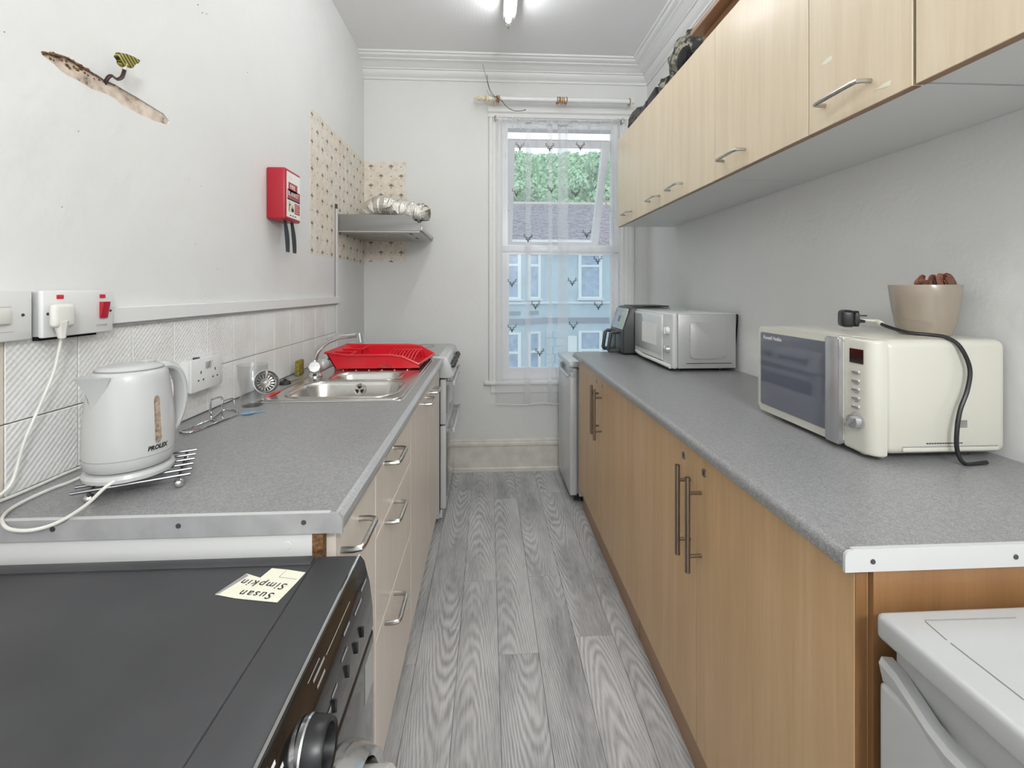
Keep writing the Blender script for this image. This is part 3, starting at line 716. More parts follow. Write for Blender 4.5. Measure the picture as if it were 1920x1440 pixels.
obj('edging_strip', B().prism([(1.149, .8805), (1.149, .9118), (.519, .9118), (.512, .9105), (.508, .9065), (.507, .901), (.507, .8805)], 'y', .6135, .618), M['strip_white'], wt)
obj('strip_lip', box((.519, .6140, .9112), (1.149, .6215, .9128)), M['strip_white'], wt)
for X in (.548, .765, .98): 
    obj('screw', B().cyl((X, .6125, .895), (X, .6136, .895), .0035, .004, 10), M['dgrey'], wt)
obj('edge_repair', box((.5035, 2.40, .884), (.5075, 2.655, .900), .0015, 1), M['strip_grey'], wt)

# near fridge (bottom right) and far fridge
def fridge(lab, x0, x1, y0, y1, zt, near):
    W_ = M['white_worn'] if near else M['white']
    f = thing('fridge', lab, 'fridge', ((x0 + x1) / 2, (y0 + y1) / 2, 0))
    obj('cabinet', box((x0 + .055, y0 + .004, .04), (x1, y1 - .004, zt - .035), .006), W_, f)
    tp = obj('top', box((x0 - .004, y0, zt - .036), (x1, y1, zt), .008, 3), W_, f)
    obj('gasket', box((x0 + .044, y0 + .012, .06), (x0 + .056, y1 - .012, zt - .05)), M['grey_p'], f)
    # door with a scooped grip along its top edge
    hg = .055
    obj('door', box((x0, y0, .05), (x0 + .044, y1, zt - .040 - hg), .008, 3), W_, f)
    obj('grip_recess', box((x0 + .022, y0 + .004, zt - .041 - hg - .01), (x0 + .044, y1 - .004, zt - .042), .004), W_, f)
    n = 24; P_ = []
    for k in range(n + 1):
        t = k / n; y = y0 + (y1 - y0) * t
        e = min(t, 1 - t) * 2; dip = min(1, e / .35); dip = dip * dip * (3 - 2 * dip)
        P_.append((x0 + .006 - .006 * dip, y, zt - .068 - .030 * dip))
    b = B(); b.loft([[Vector(p) + Vector(q_) for q_ in ((.016, 0, .002), (.0, 0, .004), (-.004, 0, -.004), (.002, 0, -.030), (.016, 0, -.030))] for p in P_])
    obj('grip', b, W_, f)
    for yy in (y0 + .05, y1 - .05): obj('foot', B().cyl((x0 + .09, yy, 0), (x0 + .09, yy, .042), .016, None, 12), M['black'], f)
    obj('toe_grille', box((x0 + .03, y0 + .03, .01), (x0 + .055, y1 - .03, .045)), M['black'], f)
    if near:
        b = B(); z = zt + .0004
        for a, c in (((1735, 1163), (1905, 1158)), ((1735, 1165), (1775, 1200)), ((1783, 1206), (1920, 1312))):
            p, q_ = P(*a, Z=z), P(*c, Z=z); b.tube([p, q_], .0007, 4)
        obj('crease_line', b, M['hood'], f)
    return f
fridge('white undercounter fridge at the bottom right in front of the beech end panel', .535, 1.125, .02, .592, .842, True)
fridge('white undercounter fridge beyond the beech units beside the window wall', .490, 1.08, 2.668, 3.105, .852, False)

# ------------------------------------------------------------------ wall cupboards
UX, UB, UT = .80, 1.668, 2.205
def bow_handle(parent, pts, r=.0052, m='steel'):
    return obj('handle', B().tube(pts, r, 8), M[m], parent)
def dhandle_y(xd, yc, z, L=.128, out=.030):          # D-handle running along y on a door facing -x
    a, c = yc - L / 2, yc + L / 2
    return [(xd, a, z), (xd - out * .6, a, z), (xd - out * .93, a + .004, z), (xd - out, a + .014, z), (xd - out, c - .014, z), (xd - out * .93, c - .004, z), (xd - out * .6, c, z), (xd, c, z)]
ULAB = ['maple wall cupboard nearest the camera, above the near microwave', 'maple wall cupboard with two doors and peeled patches, third from the window',
        'maple wall cupboard with two equal doors, second from the window', 'narrow wall cupboard closest to the window']
for ci, (y0, y1, doors) in enumerate(((.20, .803, [(.20, .803, None)]), (.807, 1.551, [(.807, 1.084, .965), (1.084, 1.551, 1.425)]), (1.551, 2.478, [(1.551, 2.011, 1.875), (2.011, 2.478, 2.12)]), (2.478, 2.745, [(2.478, 2.745, 2.53)]))):
    c = thing('wall_cupboard', ULAB[ci], 'cupboard', ((UX + XR) / 2, (y0 + y1) / 2, UB), group='maple wall cupboards')
    obj('carcass', box((UX + .019, y0 + .0015, UB + .004), (XR - .001, y1 - .0015, UT)), M['white_p'], c)
    for (a, d, hy) in doors:
        dr = obj('door', box((UX, a + .0012, UB), (UX + .0185, d - .0012, UT), .001, 1), M['maple'], c)
        obj('edge_band', box((UX + .0015, a + .002, UB - .0012), (UX + .018, d - .002, UB + .0002)), M['beech_dark'], dr)  # brown edge strip whose tone also paints the shadow line under the door
        if d < y1 + .001 and d > y0: obj('door_seal', B().box((UX + .0022, d - .0011, UB + .001), (UX + .0188, d + (.0011 if d < y1 - .01 else -.0001), UT - .002)), M['gap'], c)  # dark filler standing for the shade between wall cupboard doors
        if hy: bow_handle(dr, dhandle_y(UX, hy, UB + .052), .0052)
        if ci == 1 and a < 1:
            for pl in ([(1540, 122), (1551, 109), (1560, 104), (1559, 113), (1550, 120)], [(1642, 169), (1655, 158), (1671, 150), (1668, 161)]):
                obj('peeled_patch', B().holed([(P(u, v, X=UX).y, P(u, v, X=UX).z) for u, v in pl], [], lambda p_, q_: (UX - .0006, p_, q_), (.0006, 0, 0)), M['note'], dr)
# things on top of the cupboards
wbx = thing('wooden_box', 'varnished wooden box with overhanging lid on top of the wall cupboards', 'box', (.96, 1.35, UT))
obj('body', box((.832, 1.0, UT), (1.10, 1.70, 2.268), .002, 1), M['pine'], wbx)
obj('lid', box((.788, .97, 2.269), (1.12, 1.716, 2.290), .002, 1), M['pine'], wbx)
def crumple(c, r, sq, seed, amp, n=22, hole=None):
    b = B()
    loops = []
    for i in range(n + 1):
        th = math.pi * i / n; lp = []
        for k in range(36):
            ph = 2 * math.pi * k / 36
            d = Vector((math.sin(th) * math.cos(ph), math.sin(th) * math.sin(ph), math.cos(th)))
            f = 1 + amp * noise.noise(d * 2.2 + V(seed, 0, 0)) + amp * .6 * noise.noise(d * 5 + V(0, seed, 0)) + amp * .3 * noise.noise(d * 11 + V(0, 0, seed))
            p = Vector((d.x * sq[0], d.y * sq[1], d.z * sq[2])) * r * f
            if p.z < -c[2] + UT + .001: p.z = -c[2] + UT + .001
            lp.append(Vector(c) + p)
        loops.append(lp)
    return b.loft(loops)
hat = thing('camouflage_hat', 'large crumpled camouflage hat with a dark opening on top of the cupboards', 'hat', (.90, 1.96, UT))
obj('crown', crumple((.90, 1.96, 2.30), .115, (.72, 1.12, 1.05), 3.1, .22), M['camo'], hat)
obj('opening', crumple((.838, 1.885, 2.265), .055, (.42, .95, .95), 9.0, .18, 12), M['gap'], hat)
obj('brim', crumple((.865, 2.10, 2.245), .060, (.8, 1.0, .85), 5.3, .28, 14), M['camo'], hat)
tray = thing('black_case', 'black plastic case lying on the cupboards between the two camouflage hats', 'case', (.87, 2.26, UT))
obj('lower_shell', box((.815, 2.175, UT), (1.0, 2.43, 2.243), .006), M['navy'], tray)
obj('upper_shell', B().prism([(2.18, 2.245), (2.42, 2.245), (2.40, 2.265), (2.20, 2.292)], 'x', .83, .98, .004, 2), M['black'], tray)
obj('clasp', box((.811, 2.27, 2.226), (.818, 2.29, 2.252), .001), M['black'], tray)
cap = thing('peaked_hat', 'small grey camouflage cap with dark peak at the window end of the cupboards', 'cap', (.88, 2.56, UT))
obj('crown', crumple((.885, 2.56, 2.255), .082, (.85, 1.15, .95), 12.2, .12), M['camo2'], cap)
peak = [(.835, 2.605), (.850, 2.66), (.875, 2.69), (.905, 2.695), (.93, 2.67), (.945, 2.61)]
obj('peak', B().prism(peak, 'z', UT + .001, UT + .010, .002), M['black'], cap)

# ------------------------------------------------------------------ white microwave
mx0, mx1, my0, my1, mz0, mz1 = .836, 1.128, 1.990, 2.500, .925, 1.176
mw = thing('microwave', 'white microwave with two dials and grey side at the window end of the right worktop', 'microwave', ((mx0 + mx1) / 2, (my0 + my1) / 2, WT))
obj('casing', box((mx0 + .022, my0 + .002, mz0), (mx1, my1 - .002, mz1 - .003), .004), M['grey_p'], mw)
obj('top_panel', box((mx0 + .02, my0, mz1 - .006), (mx1 + .001, my1, mz1), .003), M['white'], mw)
obj('side_emboss', B().prism(rrect(mx0 + .075, mz0 + .045, mx1 - .045, mz1 - .04, .02), 'y', my0 - .004, my0 + .002, .003), M['grey_p'], mw)
obj('side_seam', box((mx0 + .06, my0 + .0005, mz0 + .022), (mx1 - .02, my0 + .0018, mz0 + .025)), M['dgrey'], mw)
fa = obj('fascia', box((mx0 - .004, my0 - .002, mz0 - .002), (mx0 + .022, my1 + .002, mz1), .010, 3), M['white'], mw)
dr = obj('door', box((mx0 - .011, my0 + .105, mz0 + .022), (mx0 - .004, my1 - .010, mz1 - .012), .006, 3), M['white_p'], mw)
obj('window', box((mx0 - .0125, my0 + .112, mz0 + .045), (mx0 - .010, my1 - .016, mz1 - .022), .001), M['mwglass_w'], dr)
obj('mesh_screen', box((mx0 - .0132, my0 + .175, mz0 + .085), (mx0 - .0124, my1 - .13, mz1 - .062), .0003, 1), M['paper_w'], dr)
for z in (mz0 + .168, mz0 + .083):
    kb = obj('dial', B().cyl((mx0 - .004, my0 + .05, z), (mx0 - .020, my0 + .05, z), .019, .016, 20), M['white_p'] if z > 1.05 else M['silver'], mw)
    obj('dial_grip', box((mx0 - .026, my0 + .046, z - .016), (mx0 - .018, my0 + .054, z + .016), .002), M['white_p'] if z > 1.05 else M['silver'], kb)
obj('lower_trim', B().tube(cr([(mx0 - .006, my0 + .02, mz0 + .006), (mx0 - .016, my0 + .18, mz0 + .012), (mx0 - .016, my0 + .36, mz0 + .012), (mx0 - .006, my1 - .02, mz0 + .018)], 6), .009, 8), M['white_p'], mw)
for X in (mx0 + .05, mx1 - .05):
    for Y in (my0 + .05, my1 - .05): obj('foot', B().cyl((X, Y, WT), (X, Y, mz0), .014, .011, 10), M['black'], mw)
obj('power_cord', B().tube(cr([(mx1, my0 + .03, 1.165), (mx1 + .010, my0 + .015, 1.166), (mx1 + .016, my0 + .02, 1.150), (mx1 + .016, my0 + .04, 1.0), (mx1 + .013, my0 + .05, .915)], 6), .0035, 6), M['black'], mw)

# ------------------------------------------------------------------ cream microwave, its cord, the pot
cx0, cx1, cy0, cy1, cz0, cz1 = .828, 1.137, .926, 1.332, .924, 1.174
cm = thing('microwave', 'cream microwave with dark mirror door, silver handle and plant pot on top', 'microwave', ((cx0 + cx1) / 2, (cy0 + cy1) / 2, WT))
obj('casing', box((cx0 + .030, cy0, cz0), (cx1, cy1 - .002, cz1), .018, 4), M['cream'], cm)
obj('control_panel', B().prism([(cx0 + .031, 1.002), (cx0 - .002, 1.002)] + [(cx0 + .022 - .024 * math.cos(R(a)), cy0 + .0225 - .0235 * math.sin(R(a))) for a in range(0, 91, 15)] + [(cx0 + .031, cy0 - .001)], 'z', cz0 - .004, cz1 - .001, .007, 3), M['cream'], cm)
dr = obj('door', B().prism(rrect(1.003, cz0 - .002, cy1, cz1 - .001, .012), 'x', cx0 - .004, cx0 + .028, .006, 3), M['cream'], cm)
obj('window', B().prism(rrect(1.048, cz0 + .018, cy1 - .014, cz1 - .018, .006), 'x', cx0 - .0052, cx0 - .0035), M['mwglass'], dr)
obj('handle_strip', B().prism(rrect(1.004, cz0 - .001, 1.047, cz1 - .003, .003), 'x', cx0 - .014, cx0 - .003, .004, 2), M['silver'], dr)
text('door_lettering', 'Russell Hobbs', .0145, lambda a, c: (cx0 - .0055, 1.305 - a, cz1 - .037 + c), M['paper_w'], dr, shear=.15, off=.0002)
px = cx0 - .0022
p0, p1 = P(1594, 660, X=px), P(1627, 690, X=px)
obj('display', box((px - .001, .949, 1.118), (px + .001, .986, 1.150)), M['display'], cm)
for k in range(5):
    z = 1.098 - .0195 * k
    obj('button', box((px - .004, .957, z - .0042), (px + .001, .979, z + .0042), .003, 3), M['silver'], cm)
    if k in (1, 2, 3): obj('button_mark', box((px - .0005, .963, z - .0085), (px + .0002, .972, z - .0068)), M['ink_grey'], cm)
dl = obj('dial', B().cyl((px, .966, .988), (px - .014, .966, .988), .0165, .0150, 28), M['silver'], cm)
b = box((px - .022, .9625, .988 - .015), (px - .013, .9695, .988 + .015), .002)
b.xf(Matrix.Translation((0, .966, .988)) @ Matrix.Rotation(R(35), 4, 'X') @ Matrix.Translation((0, -.966, -.988)))
obj('dial_grip', b, M['silver'], dl)
obj('dial_scale', B().tube([(px - .0003, .966 + .0205 * math.cos(a), .988 + .0205 * math.sin(a)) for a in [R(-60 + 15 * k) for k in range(19)]], .0006, 4), M['ink_grey'], cm)
obj('side_groove', box((cx0 + .065, cy0 - .0012, cz0 + .018), (cx1 - .025, cy0 + .001, cz0 + .0195)), M['ink_grey'], cm)
obj('side_ledge', box((cx0 + .065, cy0 - .003, cz0 + .009), (cx1 - .025, cy0 + .002, cz0 + .0175), .001), M['cream'], cm)
b = B()
for k in range(14): b.box((cx0 + .120 + .006 * k, cy0 - .0012, cz0 + .0245), (cx0 + .124 + .006 * k, cy0 + .001, cz0 + .0265))
tag(obj('vent_slots', b, M['ink'], cm), kind='stuff')
obj('rating_plate', box((1.013, cy0 - .0012, .983), (1.041, cy0 + .001, .999)), M['steel'], cm)
for X in (cx0 + .05, cx1 - .05):
    for Y in (cy0 + .05, cy1 - .05): obj('foot', B().cyl((X, Y, WT), (X, Y, cz0 + .004), .014, .011, 10), M['black'], cm)
Yq = 1.10
plugc = P(1590, 597, Y=1.12)
c_ = [plugc + V(.018, -.006, -.002), plugc + V(.05, -.03, -.006), P(1660, 611, Y=1.04), P(1700, 623, Y=.985), P(1745, 628, Y=.955), P(1775, 633, Y=.935), P(1800, 650, Y=.917), P(1818, 690, Y=.912), P(1814, 730, Y=.910), P(1800, 770, Y=.908), P(1794, 810, Y=.905), P(1795, 845, Y=.905), P(1810, 862, Y=.90), P(1850, 864, Y=.905)]
c_[-1].z = .9145; c_[-2].z = .9145
sm = cr(c_, 6)
cord = obj('power_cord', B().tube(sm[8:], .0042, 8), M['black'], cm)
obj('cord_sleeve', B().tube(sm[1:11], [.002, .0022, .0025, .003, .004, .0055, .006, .0062, .006, .0055], 8), M['note'], cord)
b = box((-.019, -.022, -.022), (.012, .022, .022), .009, 3)
b.prism(rrect(-.020, -.020, .020, .020, .008), 'x', .010, .020, .004)
b.cyl((.016, 0, -.005), (.036, 0, -.007), .006, .0035, 10); b.box((.018, -.003, .006), (.040, .003, .010), .001)
b.xf(Matrix.Translation(plugc) @ Matrix.Rotation(R(-25), 4, 'Z'))
pg = obj('plug', b, M['black'], cm)
ptc = P(1733, 600, Y=1.035); PX = ptc.x; PYc = 1.035
pz = cz1
pot = thing('plant_pot', 'taupe ceramic plant pot with a dead brown plant on the cream microwave', 'plant pot', (PX, PYc, pz))
prof = [(.0, .0), (.056, .0), (.0605, .003), (.0685, .030), (.075, .062), (.0795, .092), (.0825, .119), (.0815, .1205), (.0785, .119), (.073, .09), (.069, .085), (0, .085)]
obj('pot', B().lathe([(r, z + pz) for r, z in [(r * .83, z) for r, z in prof]], (PX, PYc, 0), 48, caps=False), M['pot'], pot)
obj('soil', B().lathe([(0, pz + .09), (.035, pz + .096), (.058, pz + .088), (.058, pz + .08), (0, pz + .08)], (PX, PYc, 0), 24), M['soil'], pot)
def leafstrip(pts, wd):
    b = B(); L = []
    pts = cr(pts, 5)
    for i, p in enumerate(pts):
        t = pts[min(i + 1, len(pts) - 1)] - pts[max(i - 1, 0)]; s_ = t.cross(V(.3, .8, .5)).normalized(); w_ = wd * math.sin(math.pi * (i + .6) / (len(pts) + .2)) + .001
        u = t.cross(s_).normalized() * .0018
        L.append([p - s_ * w_, p + u, p + s_ * w_, p - u * .4])
    return b.loft(L)
for k in range(15):
    a = rnd.uniform(-2.6, .6); r1 = rnd.uniform(.005, .03); r2 = rnd.uniform(.018, .040)
    bx, by = PX + .004 + r1 * math.cos(a), PYc + r1 * math.sin(a) - .02
    h1 = rnd.uniform(.012, .030); ex, ey = PX - .004 + r2 * math.cos(a), PYc + r2 * math.sin(a) - .015
    zb = pz + .095
    if k < 3: ex, ey = PX - .044 + .012 * k, PYc - .025; bx = PX - .02
    pts_ = [V(bx, by, zb), V((bx + ex) / 2, (by + ey) / 2, zb + h1 + .018), V(ex, ey, zb + h1 + .012), V(ex + .006 * math.cos(a), ey + .01 * math.sin(a), zb + .012), V(ex - .008, ey, zb + .006 + h1 * .4)]
    obj('dead_leaf', leafstrip(pts_, rnd.uniform(.004, .0075)), M['leaf_dead'], pot)
obj('stem', B().tube(cr([V(PX, PYc, pz + .09), V(PX + .01, PYc - .02, pz + .135), V(PX + .03, PYc - .02, pz + .13), V(PX + .065, PYc - .01, pz + .122)], 6), .0022, 6), M['leaf_dead'], pot)

# ------------------------------------------------------------------ air fryer
ax0, ay0, ay1 = .762, 2.515, 2.765
af = thing('air_fryer', 'dark grey air fryer with two drawer handles behind the white microwave', 'air fryer', (.90, 2.64, WT))
side = [(.772, WT + .008), (1.04, WT + .008), (1.055, WT + .03), (1.055, 1.15), (1.04, 1.178), (.83, 1.186), (.805, 1.178), (.768, 1.062), (.762, 1.05), (.766, WT + .02)]
obj('body', B().prism(side, 'y', ay0, ay1, .012, 3), M['dgrey'], af)
obj('top_plate', box((.84, ay0 + .02, 1.184), (1.04, ay1 - .02, 1.190), .002), M['black'], af)
pn = obj('control_panel', B().prism([(.7655, 1.055), (.8025, 1.172), (.7985, 1.174), (.7610, 1.056)], 'y', ay0 + .008, ay1 - .008, .002), M['silver'], af)
def onpanel(t): return (.7632 + (.8005 - .7632) * t - .004, 1.055 + .118 * t)
a_, b2 = onpanel(.35), onpanel(.62)
obj('display', B().prism([(a_[0], a_[1]), (b2[0], b2[1]), (b2[0] + .002, b2[1]), (a_[0] + .002, a_[1])], 'y', 2.625, 2.655), M['display'], pn)
for k, yy in enumerate((2.57, 2.60, 2.68, 2.71)):
    a_, b2 = onpanel(.70), onpanel(.80); obj('touch_key', B().prism([(a_[0], a_[1]), (b2[0], b2[1]), (b2[0] + .002, b2[1]), (a_[0] + .002, a_[1])], 'y', yy, yy + .012), M['white'], pn)
for y0_, y1_ in ((ay0 + .010, 2.637), (2.643, ay1 - .010)):
    bk = obj('drawer', box((.757, y0_, WT + .014), (.775, y1_, 1.048), .006, 3), M['dgrey'], af)
    yc = (y0_ + y1_) / 2
    hp = [V(.76, yc, 1.036), V(.722, yc, 1.036), V(.712, yc, 1.030), V(.697, yc, .935), V(.701, yc, .927), V(.76, yc, .930)]
    b = B(); b.tube(hp, .0105, 8, flat=1.0, up=(0, 1, 0)); obj('handle', b, M['dgrey'], bk)
for X in (.80, 1.0): obj('foot', B().cyl((X, ay0 + .04, WT), (X, ay0 + .04, WT + .010), .012, None, 10), M['black'], af); obj('foot', B().cyl((X, ay0 + .115, WT), (X, ay0 + .115, WT + .010), .012, None, 10), M['black'], af)

# ------------------------------------------------------------------ left units
LX = -.262; LD = .018
def dhandle_left(yc, z, L=.112, out=.036):
    return [(-x_, y_, z_) for x_, y_, z_ in dhandle_y(-LX, yc, z, L, out)]
def lcab(name, lab, y0, y1, g='pale left-hand base units'):
    c = thing(name, lab, 'cabinet', (-.56, (y0 + y1) / 2, 0), group=g)
    obj('carcass', B().box((XL + .03, y0 + .001, .12), (LX - LD - .001, y0 + .017, .878)).box((XL + .03, y1 - .017, .12), (LX - LD - .001, y1 - .001, .878)).box((XL + .03, y0 + .018, .12), (LX - LD - .001, y1 - .018, .136)), M['white_p'], c)
    obj('plinth', box((LX - .06, y0 + .001, 0), (LX - .045, y1 - .001, .118)), M['pink_door'], c)
    obj('door_seal', B().box((LX - LD, y1 - .0014, .13), (LX - .0025, y1 - .0001, .872)), M['gap'], c)  # black sliver in place of shade at the unit joint
    return c
def ldoor(c, name, y0, y1, z0, z1, hy, hz):
    d = obj(name, box((LX - LD, y0 + .0015, z0), (LX, y1 - .0015, z1), .0012, 1), M['pink_door'], c)
    bow_handle(d, dhandle_left(hy, hz), .0058, 'steel'); return d
c = lcab('base_cabinet', 'narrow pale cupboard at the near end behind the washing machine', .788, 1.065)
ldoor(c, 'door', .788, 1.065, .125, .876, .875, .818)
c = lcab('drawer_cabinet', 'pale three-drawer unit with steel D handles under the left worktop', 1.065, 1.543)
for z0, z1, hz in ((.704, .876, .842), (.462, .700, .692), (.125, .458, .436)): ldoor(c, 'drawer', 1.065, 1.543, z0, z1, 1.215, hz)
c = lcab('sink_cabinet', 'pale two-door sink cupboard beside the white cooker', 1.543, 2.440)
ldoor(c, 'door', 1.543, 1.996, .125, .876, 1.895, .818); ldoor(c, 'door', 1.996, 2.440, .125, .876, 2.10, .818)
b = box((XL + .005, .770, .0), (LX - .032, .786, .876))
ep = thing('end_panel', 'white end panel with brown chipboard edge behind the washing machine', 'panel', (-.57, .778, 0))
obj('panel', b, M['white_p'], ep)
obj('raw_edge', box((LX - .032, .770, .0), (LX - .014, .786, .876)), M['chip'], ep)
obj('cover_cap', B().cyl((-.335, .7705, .856), (-.335, .7692, .856), .0075, .0065, 16), M['white_p'], ep)
# worktop with the sink cut-out
LE = -.243
wt = thing('worktop', 'grey speckled worktop with the steel sink set into it', 'worktop', (-.55, 1.6, .881))
SX0, SX1, SY0, SY1 = -.735, -.312, 1.548, 2.05
b = B(); b.prism(nose(LE, -.305, WT, .881), 'y', .768, 2.44)
b.box((XL + .0005, .768, .881), (-.305, SY0, WT)); b.box((XL + .0005, SY0, .881), (SX0, SY1, WT)); b.box((XL + .0005, SY1, .881), (-.305, 2.44, WT)); b.box((SX1, SY0, .881), (-.305, SY1, WT))
bmesh.ops.remove_doubles(b.bm, verts=b.bm.verts, dist=1e-5)
obj('top', b, M['worktop'], wt)
obj('front_edging', B().prism([(LE - .012, WT + .0004), (LE - .006, WT - .0005), (LE + .0012, WT - .008), (LE + .0014, WT - .016), (LE + .0014, .884), (LE, .882), (LE, WT - .014), (LE - .0048, WT - .0045), (LE - .012, WT - .0012)], 'y', .77, 2.44), M['edge'], wt)
b = B().prism([(XL + .004, .878), (LE - .004, .878), (LE + .001, .876), (LE + .001, .900), (LE - .006, .910), (LE - .016, .9118), (XL + .004, .9118)], 'y', .763, .768)
st = obj('end_strip', b, M['strip_grey'], wt)
obj('strip_lip', box((XL + .004, .7635, .9112), (LE - .02, .771, .9128)), M['strip_white'], wt)
for X in (-.70, -.505, -.305): obj('screw', B().cyl((X, .7622, .897), (X, .7632, .897), .0040, .0045, 10), M['dgrey'], wt)

# sink
sk = thing('sink', 'stainless steel one and a half bowl sink in the left worktop', 'sink', (-.53, 1.95, WT))
b1 = rrect(-.708, 1.578, -.328, 1.835, .075, 8); b2_ = rrect(-.655, 1.872, -.372, 2.030, .055, 8)
so = rrect(-.765, 1.527, -.288, 2.425, .025, 5)
zs = WT + .0035
sb = B(); sb.holed(so, [b1, b2_], lambda a, c: (a, c, zs)); 
sb.loft([[Vector((p[0], p[1], zs)) for p in so], [Vector((p[0] + (.004 if p[0] > -.5 else -.004), p[1] + (.004 if p[1] > 1.9 else -.004), WT + .0006)) for p in so]], caps=False)
def shrink(poly, d, cx_, cy_): return [(p[0] + (d if p[0] < cx_ else -d), p[1] + (d if p[1] < cy_ else -d)) for p in poly]
def bowl(b, poly, cx_, cy_, dep):
    L = []
    for d, z in ((0, zs), (.003, zs - .003), (.006, zs - .012), (.016, zs - dep * .6), (.024, zs - dep * .9), (.034, zs - dep)):
        L.append([Vector((p[0], p[1], z)) for p in shrink(poly, d, cx_, cy_)])
    b.loft(L, caps=False); b.bm.faces.new([b.bm.verts.new(v) for v in L[-1]])
bowl(sb, b1, -.518, 1.706, .15); bowl(sb, b2_, -.513, 1.951, .09)
obj('basin', sb, M['sink'], sk, ang=50)
def rimtube(poly, off, r): return B().tube([(p[0] + (-off if p[0] < -.515 else off), p[1] + (-off if p[1] < (1.7 if poly is b1 else 1.95) else off), zs + .0008) for p in poly], r, 6, closed=True)
obj('bowl_rim', rimtube(b1, .007, .003), M['sink'], sk); obj('bowl_rim', rimtube(b2_, .006, .0025), M['sink'], sk)
obj('outer_rim', B().tube([(p[0] + (.010 if p[0] < -.5 else -.010), p[1] + (.010 if p[1] < 1.9 else -.010), zs + .0005) for p in so], .003, 6, closed=True), M['sink'], sk)
for k in range(6): obj('drainer_ridge', B().tube([(-.66 + .058 * k, 2.09, zs), (-.66 + .058 * k, 2.39, zs)], .004, 6), M['sink'], sk)
ov = P(675, 730, Y=1.822)
of = obj('overflow', B().cyl((ov.x, 1.824, ov.z), (ov.x, 1.8155, ov.z), .023, .021, 24), M['chrome'], sk)
for k in range(3):
    a = R(90 + 120 * k); d = V(math.cos(a), 0, math.sin(a)); e = V(-math.sin(a), 0, math.cos(a)); c0 = V(ov.x, 1.8150, ov.z)
    bb = B(); bb.bm.faces.new([bb.bm.verts.new(c0 + q_) for q_ in (d * .004 + e * .003, d * .015 + e * .010, d * .016, d * .015 - e * .010, d * .004 - e * .003)]); obj('overflow_slot', bb, M['ink'], of)
for (X, Y, z) in ((-.52, 1.70, zs - .149), (-.513, 1.951, zs - .089)): obj('drain', B().cyl((X, Y, z), (X, Y, z + .003), .035, .032, 24), M['chrome'], sk)
# tap
tx, tyy = -.735, 1.955
tp = thing('mixer_tap', 'chrome mixer tap with swan neck spout behind the sink', 'tap', (tx, tyy, zs))
obj('body', B().lathe([(.030, zs), (.030, zs + .006), (.024, zs + .012), (.020, zs + .030), (.022, zs + .050), (.016, zs + .062), (.014, zs + .07)], (tx, tyy, 0), 24), M['chrome'], tp)
sp = [V(tx, tyy, zs + .05), V(tx + .003, tyy, zs + .09), V(tx + .020, tyy, zs + .120), V(tx + .055, tyy - .005, zs + .150), V(tx + .105, tyy - .01, zs + .170), V(tx + .150, tyy - .015, zs + .176), V(tx + .180, tyy - .018, zs + .178)]
spo = obj('spout', B().tube(cr(sp, 6), .0125, 14), M['chrome'], tp)
obj('aerator', B().cyl(V(tx + .190, tyy - .018, zs + .186), V(tx + .196, tyy - .018, zs + .146), .0155, .014, 18), M['chrome'], spo)
for sg in (-1, 1):
    d = V(.35, sg * 1.0, .35).normalized(); base = V(tx, tyy, zs + .030)
    M3 = d.to_track_quat('Z', 'Y').to_matrix()
    obj('tap_handle', B().lathe([(.012, .012), (.013, .030), (.024, .036), (.026, .046), (.026, .062), (.022, .068), (.0, .069)], base, 8, M3), M['grey_p'], tp, ang=50)
# dish rack
RY0, RY1 = 2.105, 2.43
rk = thing('dish_rack', 'red plastic dish rack on the sink drainer', 'dish rack', (-.52, 2.27, WT + .012))
zb = WT + .010
nearw = [(-.700, zb), (-.742, zb + .072), (-.690, zb + .066), (-.640, zb + .060), (-.45, zb + .060), (-.395, zb + .052), (-.325, zb + .018), (-.318, zb + .006), (-.345, zb), (-.44, zb), (-.455, zb + .022), (-.488, zb + .022), (-.510, zb)]
farw = [(-.700, zb), (-.742, zb + .072), (-.640, zb + .068), (-.42, zb + .068), (-.36, zb + .060), (-.290, zb + .018), (-.300, zb)]
obj('front_wall', B().prism(nearw, 'y', RY0, RY0 + .005), M['red'], rk)
obj('back_wall', B().prism(farw, 'y', RY1 - .005, RY1), M['red'], rk)
obj('end_wall', B().prism([(-.700, zb), (-.742, zb + .072), (-.737, zb + .072), (-.695, zb)], 'y', RY0, RY1), M['red'], rk)
obj('base', box((-.70, RY0 + .004, zb), (-.32, RY1 - .004, zb + .004)), M['red'], rk)
obj('sloping_end', B().loft([[V(-.345, RY0 + .002, zb), V(-.345, RY0 + .002, zb + .004), V(-.345, RY1 - .002, zb + .004), V(-.345, RY1 - .002, zb)], [V(-.320, RY0 + .002, zb + .014), V(-.324, RY0 + .002, zb + .018), V(-.292, RY1 - .002, zb + .020), V(-.288, RY1 - .002, zb + .016)]]), M['red'], rk)
rim = [(-.744, RY0 - .002, zb + .073), (-.690, RY0 - .003, zb + .067), (-.640, RY0 - .003, zb + .061), (-.45, RY0 - .003, zb + .061), (-.395, RY0 - .003, zb + .053), (-.322, RY0 - .002, zb + .018), (-.300, RY0 + .16, zb + .020), (-.287, RY1, zb + .019), (-.36, RY1 + .002, zb + .061), (-.42, RY1 + .002, zb + .069), (-.64, RY1 + .002, zb + .069), (-.744, RY1, zb + .073)]
obj('rim', B().tube(rim, .0055, 8, closed=True), M['red'], rk)
